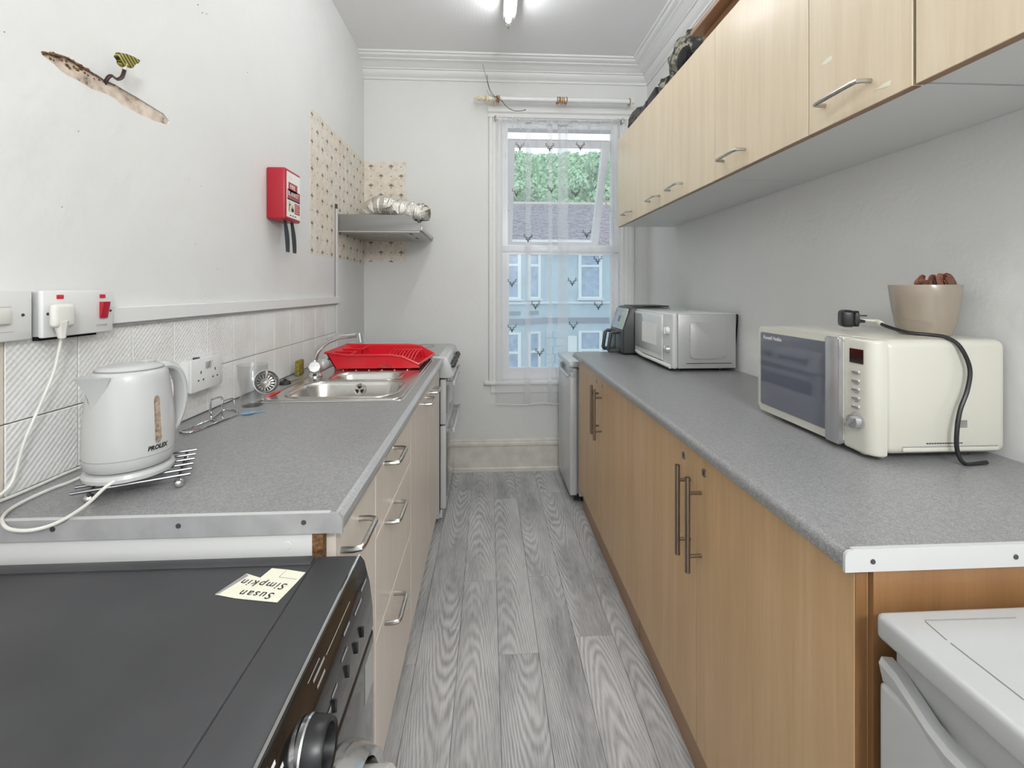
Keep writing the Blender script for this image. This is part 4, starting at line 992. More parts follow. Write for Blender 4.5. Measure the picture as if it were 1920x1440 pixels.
for ya, yb in ((RY0 + .004, RY0 + .10), (RY1 - .12, RY1 - .005)):
    cu = obj('cutlery_holder', B().box((-.636, ya, zb + .003), (-.632, yb, zb + .062)).box((-.735, yb - .004 if ya < 2.2 else ya, zb + .003), (-.633, yb if ya < 2.2 else ya + .004, zb + .062)), M['red'], rk)
    obj('holder_rim', B().tube([(-.736, yb if ya < 2.2 else ya, zb + .064), (-.634, yb if ya < 2.2 else ya, zb + .062), (-.634, ya if ya < 2.2 else yb, zb + .062)], .0045, 6), M['red'], cu)
for k in range(9):
    xx = -.50 + .0165 * k; pts_ = [(xx, RY0 + .12, zb + .004), (xx + .012, RY0 + .15, zb + .040), (xx + .022, RY0 + .20, zb + .058), (xx + .030, RY0 + .25, zb + .050), (xx + .034, RY0 + .29, zb + .004)]
    obj('plate_rib', B().tube(cr(pts_, 4), .0028, 6), M['red'], rk)
for X in (-.66, -.37):
    for Y in (RY0 + .03, RY1 - .04): obj('foot', B().cyl((X, Y, zs + .0), (X, Y, zb + .001), .008, None, 8), M['red'], rk)
# things along the back of the sink
gl = P(464, 762, Z=WT); gx, gy_ = -.757, 1.492
fac = 10
def gring(r, z, facet): 
    return [Vector((gx + r * (1 + (facet * (.5 - abs(((k * 10 / 40) % 1) - .5)) )) * math.cos(2 * math.pi * k / 40), gy_ + r * (1 + (facet * (.5 - abs(((k * 10 / 40) % 1) - .5)))) * math.sin(2 * math.pi * k / 40), z)) for k in range(40)]
b = B(); z0 = WT
outer = [(.030, 0, 0), (.0335, .003, 0), (.034, .010, .03), (.0385, .07, .04), (.041, .082, .03), (.0435, .086, 0), (.0450, .131, 0), (.0445, .133, 0)]
inner = [(.0430, .131, 0), (.0405, .086, 0), (.0375, .08, 0), (.031, .016, 0), (.02, .012, 0), (.001, .012, 0)]
b.loft([gring(r, z0 + z, f) for r, z, f in outer + inner])
tag(obj('tumbler', b, M['tumbler'], None), 'clear fluted glass tumbler beside the sink', 'glass')
sc_ = P(510, 719, X=-.80); 
st = thing('sink_strainer', 'round steel sink strainer leaning on the tiles behind the sink', 'sink strainer', (-.80, 1.66, WT), local=False)
nrm = V(.80, -.80, .45).normalized(); M3 = nrm.to_track_quat('Z', 'Y').to_matrix(); cc0 = V(-.792, 1.652, WT + .042)
obj('basket', B().lathe([(.018, -.012), (.030, -.008), (.036, 0), (.043, .004), (.0435, .006), (.040, .0065), (.034, .003), (.028, -.005), (.016, -.008), (.0, -.008)], cc0, 32, M3), M['sink'], st)
obj('rubber_ring', B().lathe([(.0355, .0045), (.0405, .0075), (.0405, .0080), (.034, .0045)], cc0, 32, M3, caps=False), M['dgrey'], st)
for k in range(16):
    a = 2 * math.pi * k / 16; p_, q_ = M3 @ V(.017 * math.cos(a), .017 * math.sin(a), -.0068), M3 @ V(.030 * math.cos(a), .030 * math.sin(a), -.0015)
    obj('slot', B().tube([cc0 + p_, cc0 + q_], .0018, 5), M['ink'], st)
obj('pull_knob', B().lathe([(.004, -.008), (.0035, .002), (.007, .006), (.007, .010), (.0, .012)], cc0, 14, M3), M['chrome'], st)
kn = thing('paring_knife', 'small red-handled knife lying between the tumbler and the strainer', 'knife', (-.775, 1.61, WT))
a0, a1, a2 = P(524, 733, Z=WT + .006), P(497, 746, Z=WT + .005), P(489, 733, Z=WT + .004)
obj('handle', B().tube(cr([a0, (a0 + a1) / 2 + V(0, 0, .001), a1], 4), [.004, .005, .0055, .006, .006, .0055, .005, .005, .0045], 8, flat=.6), M['red'], kn)
dk = (a1 - a0).normalized()
obj('blade', B().prism([(0, 0), (.06, .001), (.068, .006), (.0, .011)], 'z', -.0006, .0006).xf(Matrix.Translation(a1) @ Matrix.Rotation(math.atan2(dk.y, dk.x), 4, 'Z')), M['steel'], kn)
sp_ = box((-.832, 1.985, WT + .0005), (-.812, 2.04, WT + .066), .005, 2)
tag(obj('sponge', sp_, M['olive'], None), 'worn olive scouring sponge standing behind the tap', 'sponge')
b = B(); pp = V(-.80, 1.82, WT); b.lathe([(.022, WT), (.022, WT + .006), (.017, WT + .013), (.006, WT + .014), (.005, WT + .022), (0, WT + .023)], (pp.x, pp.y, 0), 20)
pl = obj('sink_plug', b, M['black'], None, loc=(pp.x, pp.y, WT)); tag(pl, 'black rubber sink plug on the ledge between strainer and tap', 'sink plug')
obj('chain', B().tube(cr([(pp.x, pp.y, WT + .02), (pp.x + .01, pp.y + .03, WT + .006), (pp.x + .015, pp.y + .07, WT + .004), (tx - .02, tyy - .03, WT + .006)], 6), .0022, 6), M['olive'], pl)
# wire rack, blue spoon
wr = thing('wire_rack', 'long flat chrome wire rack lying against the tiles behind the kettle', 'rack', (-.80, 1.33, WT))
def z_(u, v, z=WT + .004): return P(u, v, Z=z)
lp = [z_(338, 808), z_(352, 811), z_(375, 805), z_(408, 792), z_(440, 779), z_(446, 774), z_(440, 768), z_(420, 768), z_(396, 785), z_(360, 800)]
obj('wire_loop', B().tube(cr(lp, 5, closed=True), .0028, 7, closed=True), M['chrome'], wr)
for (u, v, du) in ((395, 783, 13), (417, 786, 8)):
    p = z_(u, v); h = .052
    obj('wire_hook', B().tube(cr([p, p + V(0, 0, h * .9), p + V(.003, .006, h), p + V(.012, .03, h), p + V(.014, .034, h - .016)], 4), .0026, 7), M['chrome'], wr)
obj('cross_wire', B().tube([z_(396, 785), z_(408, 792)], .0026, 6), M['chrome'], wr)
a0, a1 = z_(452, 777, WT + .003), z_(487, 772, WT + .003)
spn = thing('plastic_spoon', 'small blue plastic spoon lying in front of the tumbler', 'spoon', (a0.x, a0.y, WT))
d_ = (a1 - a0).normalized(); sd = V(-d_.y, d_.x, 0)
obj('bowl', B().lathe([(0, -.001), (.012, .0), (.014, .0025), (.013, .003), (0, .001)], (0, 0, 0), 18, Matrix.Diagonal((1.35, .8, 1))).xf(Matrix.Translation(a0 + d_ * .018 + V(0, 0, -.001)) @ Matrix.Rotation(math.atan2(d_.y, d_.x), 4, 'Z')), M['blue'], spn)
obj('stem', B().tube([a0 + d_ * .032, a0 + d_ * .065], [.0028, .002], 6, flat=.6), M['blue'], spn)

# ------------------------------------------------------------------ kettle on a trivet
KX, KY, KZ = -.677, .890, WT + .028
kt = thing('kettle', 'white plastic electric kettle with water gauge on the left worktop', 'kettle', (KX, KY, KZ), R(73), local=True)
kt.scale = (.765, .765, .88)
body = [(.060, .020), (.082, .022), (.0885, .030), (.0900, .045), (.0905, .060), (.0895, .10), (.0865, .14), (.0815, .18), (.0785, .200), (.0765, .212), (.0725, .219), (.066, .2225), (.064, .2225)]
def rad(z):
    for (r0_, z0_), (r1_, z1_) in zip(body[1:-1], body[2:]):
        if z0_ <= z <= z1_: return r0_ + (r1_ - r0_) * (z - z0_) / (z1_ - z0_)
    return body[-1][0]
obj('body', B().lathe(body, n=56), M['kettle'], kt)
obj('seam', B().lathe([(rad(.047) + .0003, .0462), (rad(.047) + .0006, .047), (rad(.047) + .0003, .0478)], n=56, caps=False), M['ink_grey'], kt)
lid = obj('lid', B().lathe([(.067, .222), (.067, .2255), (.062, .229), (.045, .2315), (0, .232)], n=40), M['kettle'], kt)
obj('lid_seam', B().lathe([(.0675, .2222), (.0685, .2235), (.0672, .2245)], n=40, caps=False), M['ink_grey'], lid)
obj('lid_grip', box((.030, -.012, .230), (.058, .012, .237), .003), M['kettle'], lid)
b = B(); L = []
for t in [k / 8 for k in range(9)]:
    z = .150 + t * .066; ext = .045 * (t ** 1.6); hw = .012 + .028 * t; rr_ = rad(min(z, .21))
    L.append([V(-(rr_ * .93), -hw, z), V(-(rr_ * .97) - ext * .45, -hw * .72, z), V(-(rr_) - ext, 0, z + t * .004), V(-(rr_ * .97) - ext * .45, hw * .72, z), V(-(rr_ * .93), hw, z)])
b.loft(L); obj('spout', b, M['kettle'], kt)
hp = [V(.062, 0, .216), V(.088, 0, .217), V(.112, 0, .205), V(.128, 0, .175), V(.131, 0, .140), V(.124, 0, .105), V(.108, 0, .075), V(.086, 0, .056)]
hc = cr(hp, 6)
obj('handle', B().tube(hc, [.011] * len(hc), 12, flat=1.9, up=(0, 1, 0)), M['kettle'], kt)
obj('switch', box((.083, -.012, .150), (.096, .012, .175), .004), M['kettle'], kt)
# gauge window on the visible flank
def kpt(a, z, o=.0008): r_ = rad(z) + o; return V(r_ * math.sin(a), -r_ * math.cos(a), z)
gp = []
for k in range(9): a = math.pi * k / 8; gp.append((.0085 * math.cos(a), .160 + .0085 * math.sin(a)))
for k in range(9): a = math.pi + math.pi * k / 8; gp.append((.0085 * math.cos(a), .078 + .0085 * math.sin(a)))
b = B(); inn = [kpt(0, .12)]
ringL = [[kpt(x_ * s_ / .088, .119 + (z_v - .119) * (1 if s_ > .5 else s_ * 2 * .5 + .5), .0010) for x_, z_v in gp] for s_ in (1.0, .5, .02)]
b.loft(ringL, caps=False); obj('water_gauge', b, M['window_amber'], kt)
obj('gauge_rim', B().tube([kpt(x_ / .088, z_v, .0008) for x_, z_v in gp], .0011, 5, closed=True), M['grey_p'], kt)
text('lettering', 'PROLEX', .0125, lambda a, c: kpt((a - .024) / .09, .0575 + c, .0009), M['ink'], kt, shear=.2, off=.0006)
base = obj('power_base', B().lathe([(.080, .0), (.089, .003), (.090, .010), (.086, .017), (.075, .0195), (0, .0195)], n=48), M['kettle'], kt)
# mains lead: base -> loop over the worktop end -> behind the kettle -> wall plug
Rk = Matrix.Rotation(R(-73), 4, 'Z')
def kl(p):
    q_ = Rk @ (Vector(p) - V(KX, KY, KZ)); return V(q_.x / .765, q_.y / .765, q_.z / .88)
zc = WT + .0045
w0 = [P(214, 903, Y=.785), P(196, 915, Y=.775), P(160, 948, Y=.765), P(110, 979, Y=.758), P(60, 994, Y=.750), P(18, 992, Y=.75), P(4, 975, Y=.765), P(18, 956, Z=zc), P(55, 935, Z=zc), P(100, 915, Z=zc), P(140, 900, Z=zc)]
w0 += [V(-.80, 1.0, zc), V(-.77, 1.06, zc), V(-.80, 1.10, zc), V(-.835, 1.04, zc), V(-.846, .96, zc), V(-.846, .87, zc), V(-.845, .815, zc + .005), P(22, 905, X=-.842), P(45, 830, X=-.838), P(75, 760, X=-.832), P(100, 700, X=-.826), P(112, 650, X=-.82), P(116, 632, X=-.815)]
obj('mains_lead', B().tube([kl(p) for p in cr(w0, 6)], .0034, 8), M['white_old'], kt)
plug_c = P(105, 592, X=-.815)
b = B(); b.box((-.815, plug_c.y - .018, plug_c.z - .022), (-.80, plug_c.y + .026, plug_c.z + .022), .007, 3); b.box((-.824, plug_c.y + .004, plug_c.z - .025), (-.812, plug_c.y + .034, plug_c.z + .022), .004)
b.tube([V(-.806, plug_c.y, plug_c.z - .01), V(-.808, plug_c.y + .004, plug_c.z - .042)], [.011, .006], 8)
for v in b.bm.verts: v.co = kl(v.co)
obj('plug', b, M['white_old'], kt)
# trivet
tv = thing('trivet', 'chrome wire trivet on ball feet under the kettle', 'trivet', (-.680, .945, WT), R(28), local=True)
tv.location = (KX + .004, KY + .034, WT)
for k in range(6): obj('bar', B().cyl((-.090, -.085 + .030 * k, .024), (.078, -.085 + .030 * k, .024), .0028, None, 8), M['wire'], tv)
for x_ in (-.066, .060): obj('cross_bar', B().cyl((x_, -.088, .0185), (x_, .068, .0185), .0028, None, 8), M['wire'], tv)
for x_ in (-.066, .060):
    for y_ in (-.080, .060): obj('ball_foot', B().sphere((x_, y_, .0085), .0085, 8), M['chrome'], tv)

# ------------------------------------------------------------------ sockets, fire blanket, taped wire
cs = thing('cooker_switch', 'white cooker switch plate with red rocker above the kettle', 'switch', (XL, .962, 1.237))
obj('back_box', box((XL, .886, 1.194), (-.838, 1.040, 1.279), .003), M['grey_p'], cs)
pl = obj('plate', box((-.838, .884, 1.192), (-.828, 1.042, 1.281), .003), M['white_p'], cs)
sx = -.8278
rk_ = B().prism([(sx - .001, 1.222), (sx + .003, 1.222), (sx + .009, 1.257), (sx - .001, 1.257)], 'y', 1.006, 1.024, .001)
obj('rocker', rk_, M['redbox'], pl)
for y_ in (.917, 1.013): obj('indicator', box((sx - .001, y_ - .007, 1.265), (sx + .0015, y_ + .007, 1.273), .001), M['lampred'], pl)
for y_ in (.893, 1.034): obj('screw', B().cyl((sx - .001, y_, 1.237), (sx + .0006, y_, 1.237), .003, .0028, 10), M['dgrey'], pl)
text('switch_lettering', 'COOKER', .0065, lambda a, c: (sx + .0004, .998 + a, 1.205 + c), M['ink_grey'], pl)
obj('cable_gap', B().box((XL, .895, 1.186), (XL + .02, 1.02, 1.194)), M['gap'], cs)
sw = thing('switch_plate', 'white switch plate cut by the left edge of the photo', 'switch', (XL, .805, 1.237))
pl = obj('plate', box((XL, .735, 1.191), (-.842, .880, 1.283), .004), M['white_p'], sw)
obj('rocker', box((-.842, .79, 1.222), (-.836, .838, 1.250), .003), M['white_old'], pl)
obj('screw', B().cyl((-.8425, .862, 1.237), (-.8412, .862, 1.237), .003, .0028, 10), M['dgrey'], pl)
obj('marking', B().box((-.8421, .79, 1.252), (-.8416, .842, 1.2528)).box((-.8421, .79, 1.208), (-.8416, .846, 1.2088)), M['ink_grey'], pl)
ds = thing('double_socket', 'white double socket outlet on the tiles behind the kettle', 'socket', (XL, 1.375, 1.037))
obj('back_box', box((XL + .004, 1.305, .993), (-.836, 1.447, 1.080), .003), M['white_p'], ds)
pl = obj('plate', box((-.836, 1.303, .991), (-.827, 1.449, 1.084), .003), M['white_p'], ds)
for y_ in (1.345, 1.412):
    for dy, dz, wy, wz in ((0, .014, .002, .004), (-.011, -.008, .003, .0022), (.011, -.008, .003, .0022)):
        obj('pin_hole', box((-.8275, y_ + dy - wy, 1.030 + dz - wz), (-.8266, y_ + dy + wy, 1.030 + dz + wz)), M['ink'], pl)
    ys = 1.371 if y_ < 1.38 else 1.385
    obj('rocker', B().prism([(-.828, 1.052), (-.825, 1.052), (-.8215, 1.072), (-.828, 1.072)], 'y', ys - .005, ys + .005), M['silver'], pl)
obj('loose_screw', B().box((-.845, 1.335, 1.080), (-.832, 1.350, 1.088), .002), M['dgrey'], ds)
fb = thing('fire_blanket', 'red fire blanket case with two black pull straps on the left wall', 'fire blanket', (XL, 1.87, 1.563))
fy0, fy1, fz0, fz1, fx = 1.806, 1.950, 1.560, 1.764, -.792
obj('case', box((XL, fy0, fz0), (fx, fy1, fz1), .008, 3), M['redbox'], fb)
lb = obj('label', box((fx, fy0 + .012, fz0 + .012), (fx + .0008, fy1 - .008, fz1 - .012)), M['paper_w'], fb)
lx = fx + .0012
obj('label_block', box((fx + .0005, 1.832, 1.664), (lx - .0001, 1.915, 1.712)), M['redbox'], lb)
obj('label_block', box((fx + .0005, 1.824, 1.650), (lx - .0001, 1.940, 1.684)), M['redbox'], lb)
obj('label_stripe', box((fx + .0005, 1.822, 1.641), (lx - .0001, 1.940, 1.649)), M['strap'], lb)
obj('label_block', box((fx + .0005, 1.889, 1.592), (lx - .0001, 1.938, 1.636)), M['redbox'], lb)
obj('picture_block', box((fx + .0005, 1.826, 1.592), (lx - .0001, 1.885, 1.638)), M['note'], lb)
b = B(); X_ = lx
def fpoly(pts_): b.bm.faces.new([b.bm.verts.new((X_ + .0002, p, q_)) for p, q_ in pts_])
fpoly([(1.836, 1.598), (1.841, 1.598), (1.843, 1.618), (1.852, 1.622), (1.852, 1.626), (1.842, 1.626), (1.838, 1.624)]); fpoly([(1.837, 1.627), (1.842, 1.626), (1.843, 1.633), (1.838, 1.633)])
fpoly([(1.858, 1.597), (1.880, 1.597), (1.880, 1.611), (1.858, 1.611)]); fpoly([(1.862, 1.612), (1.872, 1.612), (1.867, 1.624)])
obj('pictogram', b, M['ink'], lb, fixn=False)
text('lettering', 'FIRE', .024, lambda a, c: (lx + .0003, 1.845 + a * 1.1, 1.688 + c), M['paper_w'], lb, off=.0004)
text('lettering', 'BLANKET', .024, lambda a, c: (lx + .0003, 1.828 + a * .98, 1.660 + c), M['paper_w'], lb, off=.0004)
b = B()
for k in range(5): b.box((fx + .0005, 1.893, 1.598 + .008 * k), (lx + .0003, 1.934 - .006 * (k % 2), 1.600 + .008 * k))
for k in range(3): b.box((fx + .0005, 1.830, 1.722 + .006 * k), (lx, 1.862 + .004 * k, 1.7235 + .006 * k))
obj('small_print', b, M['note'], lb)
for k in range(3): obj('small_print', box((fx + .0005, 1.845 + .022 * k, 1.579), (lx, 1.858 + .022 * k, 1.583)), M['ink'], lb)
for y_, tw in ((1.853, .006), (1.918, .004)):
    b = B(); L = []
    for k in range(9):
        t = k / 8; x_ = -.815 + .010 * t ** 1.5; yy = y_ + tw * math.sin(t * 3) + .003 * t; z = 1.566 - .132 * t; h_ = .0115 + .002 * t
        a = .25 * math.sin(t * 3)
        L.append([V(x_ - .0012, yy - h_, z), V(x_ + .0012, yy - h_, z), V(x_ + .0012 + a * .02, yy + h_, z), V(x_ - .0012 + a * .02, yy + h_, z)])
    b.loft(L); obj('strap', b, M['strap'], fb)
tw = thing('taped_wire', 'loose wire wrapped in yellow and black tape hanging from the wall groove', 'wire', (XL, 1.075, 1.755))
w1 = [V(XL - .006, 1.07, 1.752), P(202, 143, X=-.855), P(210, 141, X=-.845), P(216, 147, X=-.838), P(226, 144, X=-.83), P(231, 132, X=-.822), P(232, 124, X=-.82)]
obj('wire', B().tube(cr(w1, 6), .0021, 7), M['copper'], tw); obj('wire', B().tube([p + V(.002, .003, -.002) for p in cr(w1, 6)], .0018, 7), M['copper'], tw)
tp_ = [(216, 106), (221, 98), (234, 101), (246, 105), (260, 113), (257, 119), (249, 119), (246, 128), (239, 126), (235, 120), (228, 125), (222, 119), (225, 114)]
obj('tape', B().prism([(P(u, v, X=-.818).y, P(u, v, X=-.818).z) for u, v in tp_], 'x', -.823, -.813, .002), M['tape'], tw)
obj('bare_end', B().cyl(P(232, 130, X=-.819), P(234, 119, X=-.817), .0045, .005, 8), M['note'], tw)

# ------------------------------------------------------------------ cooker
kx1 = -.240; ky0, ky1 = 2.472, 3.07
ck = thing('cooker', 'white freestanding electric cooker under the extractor hood', 'cooker', (-.54, (ky0 + ky1) / 2, 0))
obj('body', box((-.84, ky0, .03), (kx1 - .025, ky1, .895), .004), M['white'], ck)
obj('foot', B().box((-.82, ky0 + .02, 0), (kx1 - .05, ky0 + .05, .03)), M['dgrey'], ck); obj('foot', B().box((-.82, ky1 - .05, 0), (kx1 - .05, ky1 - .02, .03)), M['dgrey'], ck)
hb = obj('hob_frame', box((-.85, ky0 - .002, .895), (kx1 + .005, ky1 + .002, .918), .006, 3), M['white'], ck)
obj('hob_glass', box((-.81, ky0 + .022, .9175), (kx1 - .028, ky1 - .025, .920)), M['ceramic'], hb)
for X, Y, r_ in ((-.42, 2.63, .09), (-.42, 2.91, .075), (-.66, 2.63, .075), (-.66, 2.91, .09)):
    obj('hob_ring', B().tube([(X + r_ * math.cos(2 * math.pi * k / 40), Y + r_ * math.sin(2 * math.pi * k / 40), .9202) for k in range(40)], .0012, 4, closed=True), M['ring'], hb)
fc = obj('control_panel', B().prism([(kx1 - .025, .80), (kx1 + .035, .80), (kx1 + .052, .815), (kx1 + .020, .905), (kx1 + .004, .914), (kx1 - .025, .914)], 'y', ky0 - .001, ky1 + .001, .003), M['white'], ck)
nr = V(.09, 0, .032).normalized()
for k, yy in enumerate((2.53, 2.60, 2.67, 2.74, 2.86, 2.96)):
    c0 = V(kx1 + .036, yy, .860); kb = obj('knob', B().cyl(c0 - nr * .003, c0 + nr * .020, .018, .015, 18), M['dgrey'], fc)
    obj('knob_grip', B().cyl(c0 + nr * .019 + V(0, -.012, 0), c0 + nr * .019 + V(0, .012, 0), .005, None, 8), M['black'], kb)
for nm, z0, z1, hz in (('grill_door', .545, .79, .765), ('oven_door', .085, .535, .505)):
    d = obj(nm, box((kx1 - .022, ky0 + .004, z0), (kx1 + .010, ky1 - .004, z1), .005, 3), M['white'], ck)
    obj('door_glass', box((kx1 + .009, ky0 + .045, z0 + .05), (kx1 + .0125, ky1 - .045, z1 - .045 if nm == 'grill_door' else z1 - .05), .001), M['oven'], d)
    obj('handle', box((kx1 + .042, ky0 + .03, hz - .014), (kx1 + .058, ky1 - .03, hz + .014), .005, 3), M['white'], d)
    for yy in (ky0 + .045, ky1 - .045): obj('handle_post', box((kx1 + .009, yy - .010, hz - .009), (kx1 + .044, yy + .010, hz + .009)), M['silver'], d)
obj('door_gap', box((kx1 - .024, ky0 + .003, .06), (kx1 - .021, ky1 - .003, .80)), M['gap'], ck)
obj('plinth_panel', box((kx1 - .04, ky0 + .004, .035), (kx1 - .01, ky1 - .004, .078), .003), M['white'], ck)

# ------------------------------------------------------------------ extractor hood and duct
hx0, hx1, hy0, hy1, hz0, hz1 = XL + .004, -.388, 2.62, 3.15, 1.614, 1.712
hd = thing('extractor_hood', 'slim grey extractor hood on the left wall above the cooker', 'extractor hood', (hx0, 2.88, hz0))
side = [(hx0, hz0 + .006), (hx1 - .004, hz0 + .006), (hx1, hz0 + .012), (hx1 + .001, hz0 + .036), (hx1 - .012, hz0 + .050), (hx1 - .072, hz1), (hx0, hz1 + .003)]
obj('canopy', B().prism(side, 'y', hy0, hy1, .002), M['hood'], hd)
obj('front_lip', box((hx1 - .002, hy0 + .003, hz0 + .010), (hx1 + .010, hy1, hz0 + .034), .004), M['hood_lt'], hd)
un = obj('underside', box((hx0 + .004, hy0 + .004, hz0), (hx1 - .006, hy1 - .004, hz0 + .0065)), M['hood_lt'], hd)
for k in range(9):
    y_ = hy0 + .05 + .05 * k
    obj('grille_bar', box((hx0 + .02, y_, hz0 - .003), (hx1 - .11, y_ + .026, hz0 + .0005)), M['steel'], un)
for k in range(2): obj('switch_slot', box((hx1 - .075, hy0 + .05 + .22 * k, hz0 - .0015), (hx1 - .060, hy0 + .13 + .22 * k, hz0 + .0005)), M['black'], un)
obj('rivet', B().cyl((hx1 + .010, 3.10, hz0 + .022), (hx1 + .0115, 3.10, hz0 + .022), .004, None, 8), M['black'], hd)
obj('wall_bracket', box((XL, hy0 + .004, hz1 - .02), (XL + .004, hy1, hz1 + .018)), M['white_p'], hd)
dp = cr([(-.765, 2.90, 1.700), (-.755, 2.89, 1.745), (-.72, 2.87, 1.790), (-.66, 2.85, 1.808), (-.60, 2.84, 1.800), (-.54, 2.84, 1.782), (-.485, 2.84, 1.772), (-.445, 2.84, 1.765), (-.415, 2.84, 1.758)], 30)
def duct_r(i):
    return (.058 - (.012 if i < 20 else 0) * (1 - i / 20)) * (1 + (.085 if i % 4 < 2 else -.085)) * (1 + .08 * noise.noise(V(i * .10, 1.7, 0)))
b = B().tube([p + V(rnd.uniform(-.0015, .0015), rnd.uniform(-.0015, .0015), rnd.uniform(-.0015, .0015)) for p in dp], [duct_r(i) for i in range(len(dp))], 22)
du = thing('flexible_duct', 'crinkled silver foil duct lying on top of the extractor hood', 'duct', (-.60, 2.85, 1.72))
for v in b.bm.verts:
    if v.co.z < hz1 + .0045: v.co.z = hz1 + .0045
for f in [f for f in b.bm.faces if len(f.verts) > 4]: b.bm.faces.remove(f)
obj('foil', b, M['foil'], du, ang=15)
e = dp[-1]; tdir = (dp[-1] - dp[-4]).normalized(); M3 = tdir.to_track_quat('Z', 'Y').to_matrix()
obj('end_collar', B().lathe([(.060, -.010), (.0615, .0), (.060, .006), (.056, .006), (.055, -.010)], e, 28, M3, caps=False), M['foil'], du)

# ------------------------------------------------------------------ washing machine and the note on it
wx, wy0, wy1, wz = -.203, .150, .746, .851
wm = thing('washing_machine', 'black washing machine in the left foreground', 'washing machine', (-.53, .45, 0))
obj('cabinet', box((XL + .03, wy0 + .004, .02), (wx - .03, wy1 - .004, wz - .028), .004), M['wm_top'], wm)
obj('top', box((XL + .028, wy0, wz - .027), (wx - .072, wy1, wz), .005, 3), M['wm_top'], wm)
obj('top_rim', box((XL + .028, wy1 - .024, wz - .001), (wx - .075, wy1 - .002, wz + .0025), .002), M['wm_top'], wm)
obj('top_front', B().prism([(wx - .0715, wz - .03), (wx - .0715, wz - .0005), (wx - .012, wz - .001), (wx - .008, wz - .004), (wx - .008, wz - .03)], 'y', wy0, wy1, .002), M['wm_top'], wm)
fr_ = [(wx - .040, wz - .115), (wx + .016, wz - .115), (wx + .0145, wz - .085), (wx + .010, wz - .045), (wx + .002, wz - .010), (wx - .004, wz - .002), (wx - .010, wz - .0008), (wx - .012, wz - .03), (wx - .04, wz - .03)]
cp_ = obj('control_panel', B().prism(fr_, 'y', wy0, wy1 + .001, .0015), M['blackgloss'], wm)
obj('front_edge', B().tube([(wx - .007, wy0, wz - .0008), (wx - .007, wy1, wz - .0008)], .0022, 6), M['chrome'], wm)
obj('front_panel', box((wx - .04, wy0, .02), (wx + .0175, wy1, wz - .118), .006, 3), M['blackgloss'], wm)
def fp_(t):   # t=0 top .. 1 bottom of the curved fascia -> (x,z)
    pr_ = [(wx - .004, wz - .002), (wx + .002, wz - .010), (wx + .010, wz - .045), (wx + .0145, wz - .085), (wx + .016, wz - .115)]
    s_ = t * 4; i_ = min(int(s_), 3); f_ = s_ - i_
    return V(pr_[i_][0] + (pr_[i_ + 1][0] - pr_[i_][0]) * f_ + .0006, 0, pr_[i_][1] + (pr_[i_ + 1][1] - pr_[i_][1]) * f_)
def mark(t0, t1, ya, yb, m, nm='printed_mark'):
    b = B(); a, c = fp_(t0), fp_(t1); b.bm.faces.new([b.bm.verts.new(p) for p in (a + V(0, ya, 0), a + V(0, yb, 0), c + V(0, yb, 0), c + V(0, ya, 0))]); obj(nm, b, M[m], cp_, fixn=False)
for t, ya, yb in ((.40, .705, .735), (.46, .665, .70), (.42, .62, .645), (.55, .60, .625), (.20, .515, .55), (.28, .525, .56), (.36, .53, .555), (.62, .56, .58), (.66, .535, .555)): mark(t, t + .025, ya, yb, 'ink_grey')
mark(.30, .306, .565, .66, 'note')
for k in range(5): mark(.16 + .09 * k, .19 + .09 * k, .405, .425 + .010 * (k % 3), 'paper_w')
for k, y_ in enumerate((.685, .655, .615, .565, .54)):
    a = fp_(.72); obj('button', box((a.x - .002, y_ - .0015, a.z - .008), (a.x + .003, y_ + .0015, a.z + .008), .001), M['black'], cp_)
kc = fp_(.56) + V(0, .486, 0); nn = V(1, 0, .06).normalized(); M3 = nn.to_track_quat('Z', 'Y').to_matrix()
dl = obj('programme_dial', B().lathe([(.029, -.004), (.029, .008), (.027, .022), (.025, .0245), (.0215, .023), (.0195, .012), (0, .011)], kc, 36, M3), M['black'], wm)
obj('dial_ring', B().lathe([(.0295, -.003), (.0305, .002), (.0295, .004)], kc, 36, M3, caps=False), M['chrome'], dl)
obj('dial_pointer', B().tube([kc + M3 @ V(-.0285, 0, .010), kc + M3 @ V(-.0272, 0, .021)], .0012, 5), M['paper_w'], dl)
dc = V(wx + .018, .470, .522); M3 = Matrix.Rotation(R(90), 3, 'Y')
obj('door_surround', B().lathe([(.216, -.004), (.215, .014), (.206, .036), (.198, .030), (.192, .0)], dc, 64, M3, caps=False), M['chrome'], wm)
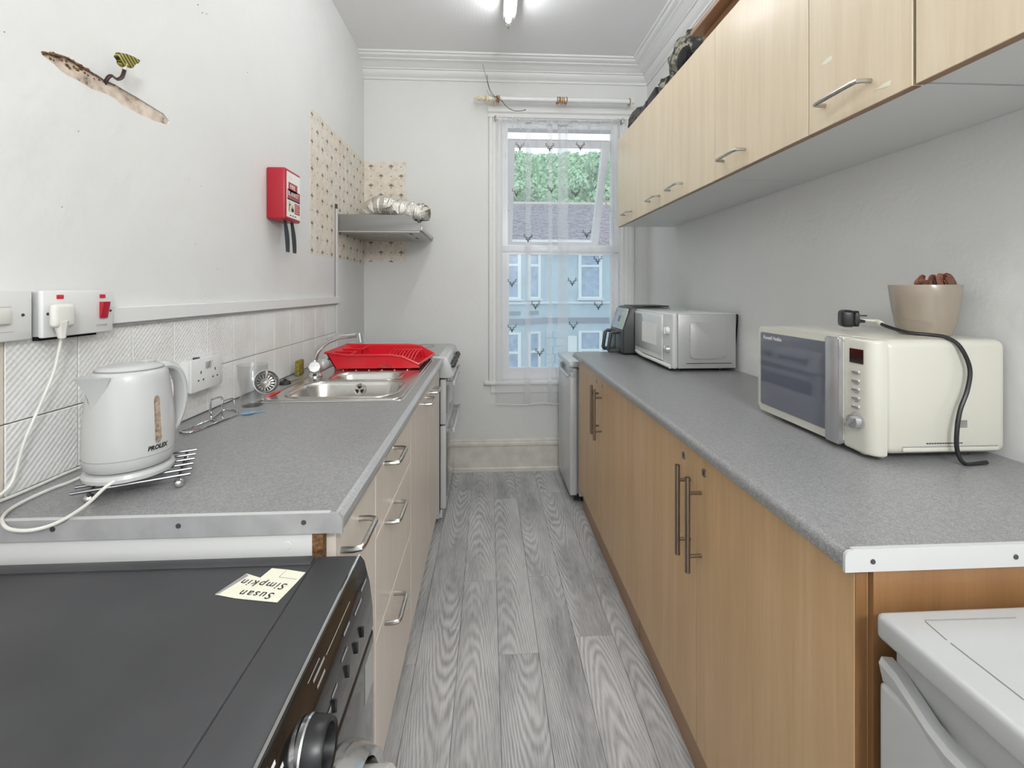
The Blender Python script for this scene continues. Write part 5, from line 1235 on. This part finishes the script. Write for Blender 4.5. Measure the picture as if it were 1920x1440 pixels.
dg_ = obj('door', B().lathe([(.190, .012), (.190, .056), (.180, .068), (.142, .066), (.136, .048)], dc, 64, M3, caps=False), M['white_old'], wm)
obj('door_glass', B().lathe([(.139, .050), (.128, .03), (.05, .01), (0, .006)], dc, 48, M3, caps=False), M['mwglass'], dg_)
obj('energy_sticker', box((wx + .0178, .690, .655), (wx + .0184, .735, .715)), M['grey_p'], wm)
for x_ in (-.80, -.26):
    for y_ in (.20, .70): obj('foot', B().cyl((x_, y_, 0), (x_, y_, .022), .02, None, 12), M['black'], wm)
nt = thing('paper_note', 'torn cream paper note with handwriting on the washing machine', 'note', (-.33, .67, wz))
pn_ = [P(u, v, Z=wz + .0012) for u, v in ((403, 1114), (440, 1121), (458, 1123), (520, 1129), (556, 1092), (573, 1073), (540, 1068), (510, 1065), (488, 1083), (462, 1075))]
obj('sheet', B().holed([(p.x, p.y) for p in pn_], [], lambda a, c: (a, c, wz + .0006), (0, 0, .0005)), M['note'], nt)
fo = [P(u, v, Z=wz + .0016) for u, v in ((462, 1075), (466, 1079), (410, 1113), (403, 1114))]
b = B(); b.bm.faces.new([b.bm.verts.new(p) for p in fo]); obj('folded_edge', b, M['ink_grey'], nt, fixn=False)
def ntx(u0, v0, u1, v1, up):
    a, c = P(u0, v0, Z=wz + .0016), P(u1, v1, Z=wz + .0016); ex = (c - a).normalized(); ey = V(ex.y, -ex.x, 0) if up else V(-ex.y, ex.x, 0)
    ey = V(0, 0, 1).cross(ex); return a, ex, ey
a, ex, ey = ntx(517, 1112, 466, 1107, 1)
text('handwriting', 'Susan', .0185, lambda s_, t_: a + ex * s_ + ey * t_, M['ink'], nt, shear=.15, off=.00015, space=1.25)
a2_, ex2, ey2 = ntx(541, 1095, 470, 1087, 1)
text('handwriting', 'Simpkin', .0185, lambda s_, t_: a2_ + ex2 * s_ + ey2 * t_, M['ink'], nt, shear=.15, off=.00015, space=1.25)
ln = [P(u, v, Z=wz + .0015) for u, v in ((537, 1069), (523, 1082), (556, 1086))]
obj('pen_line', B().tube(ln, .0004, 4), M['ink_grey'], nt)
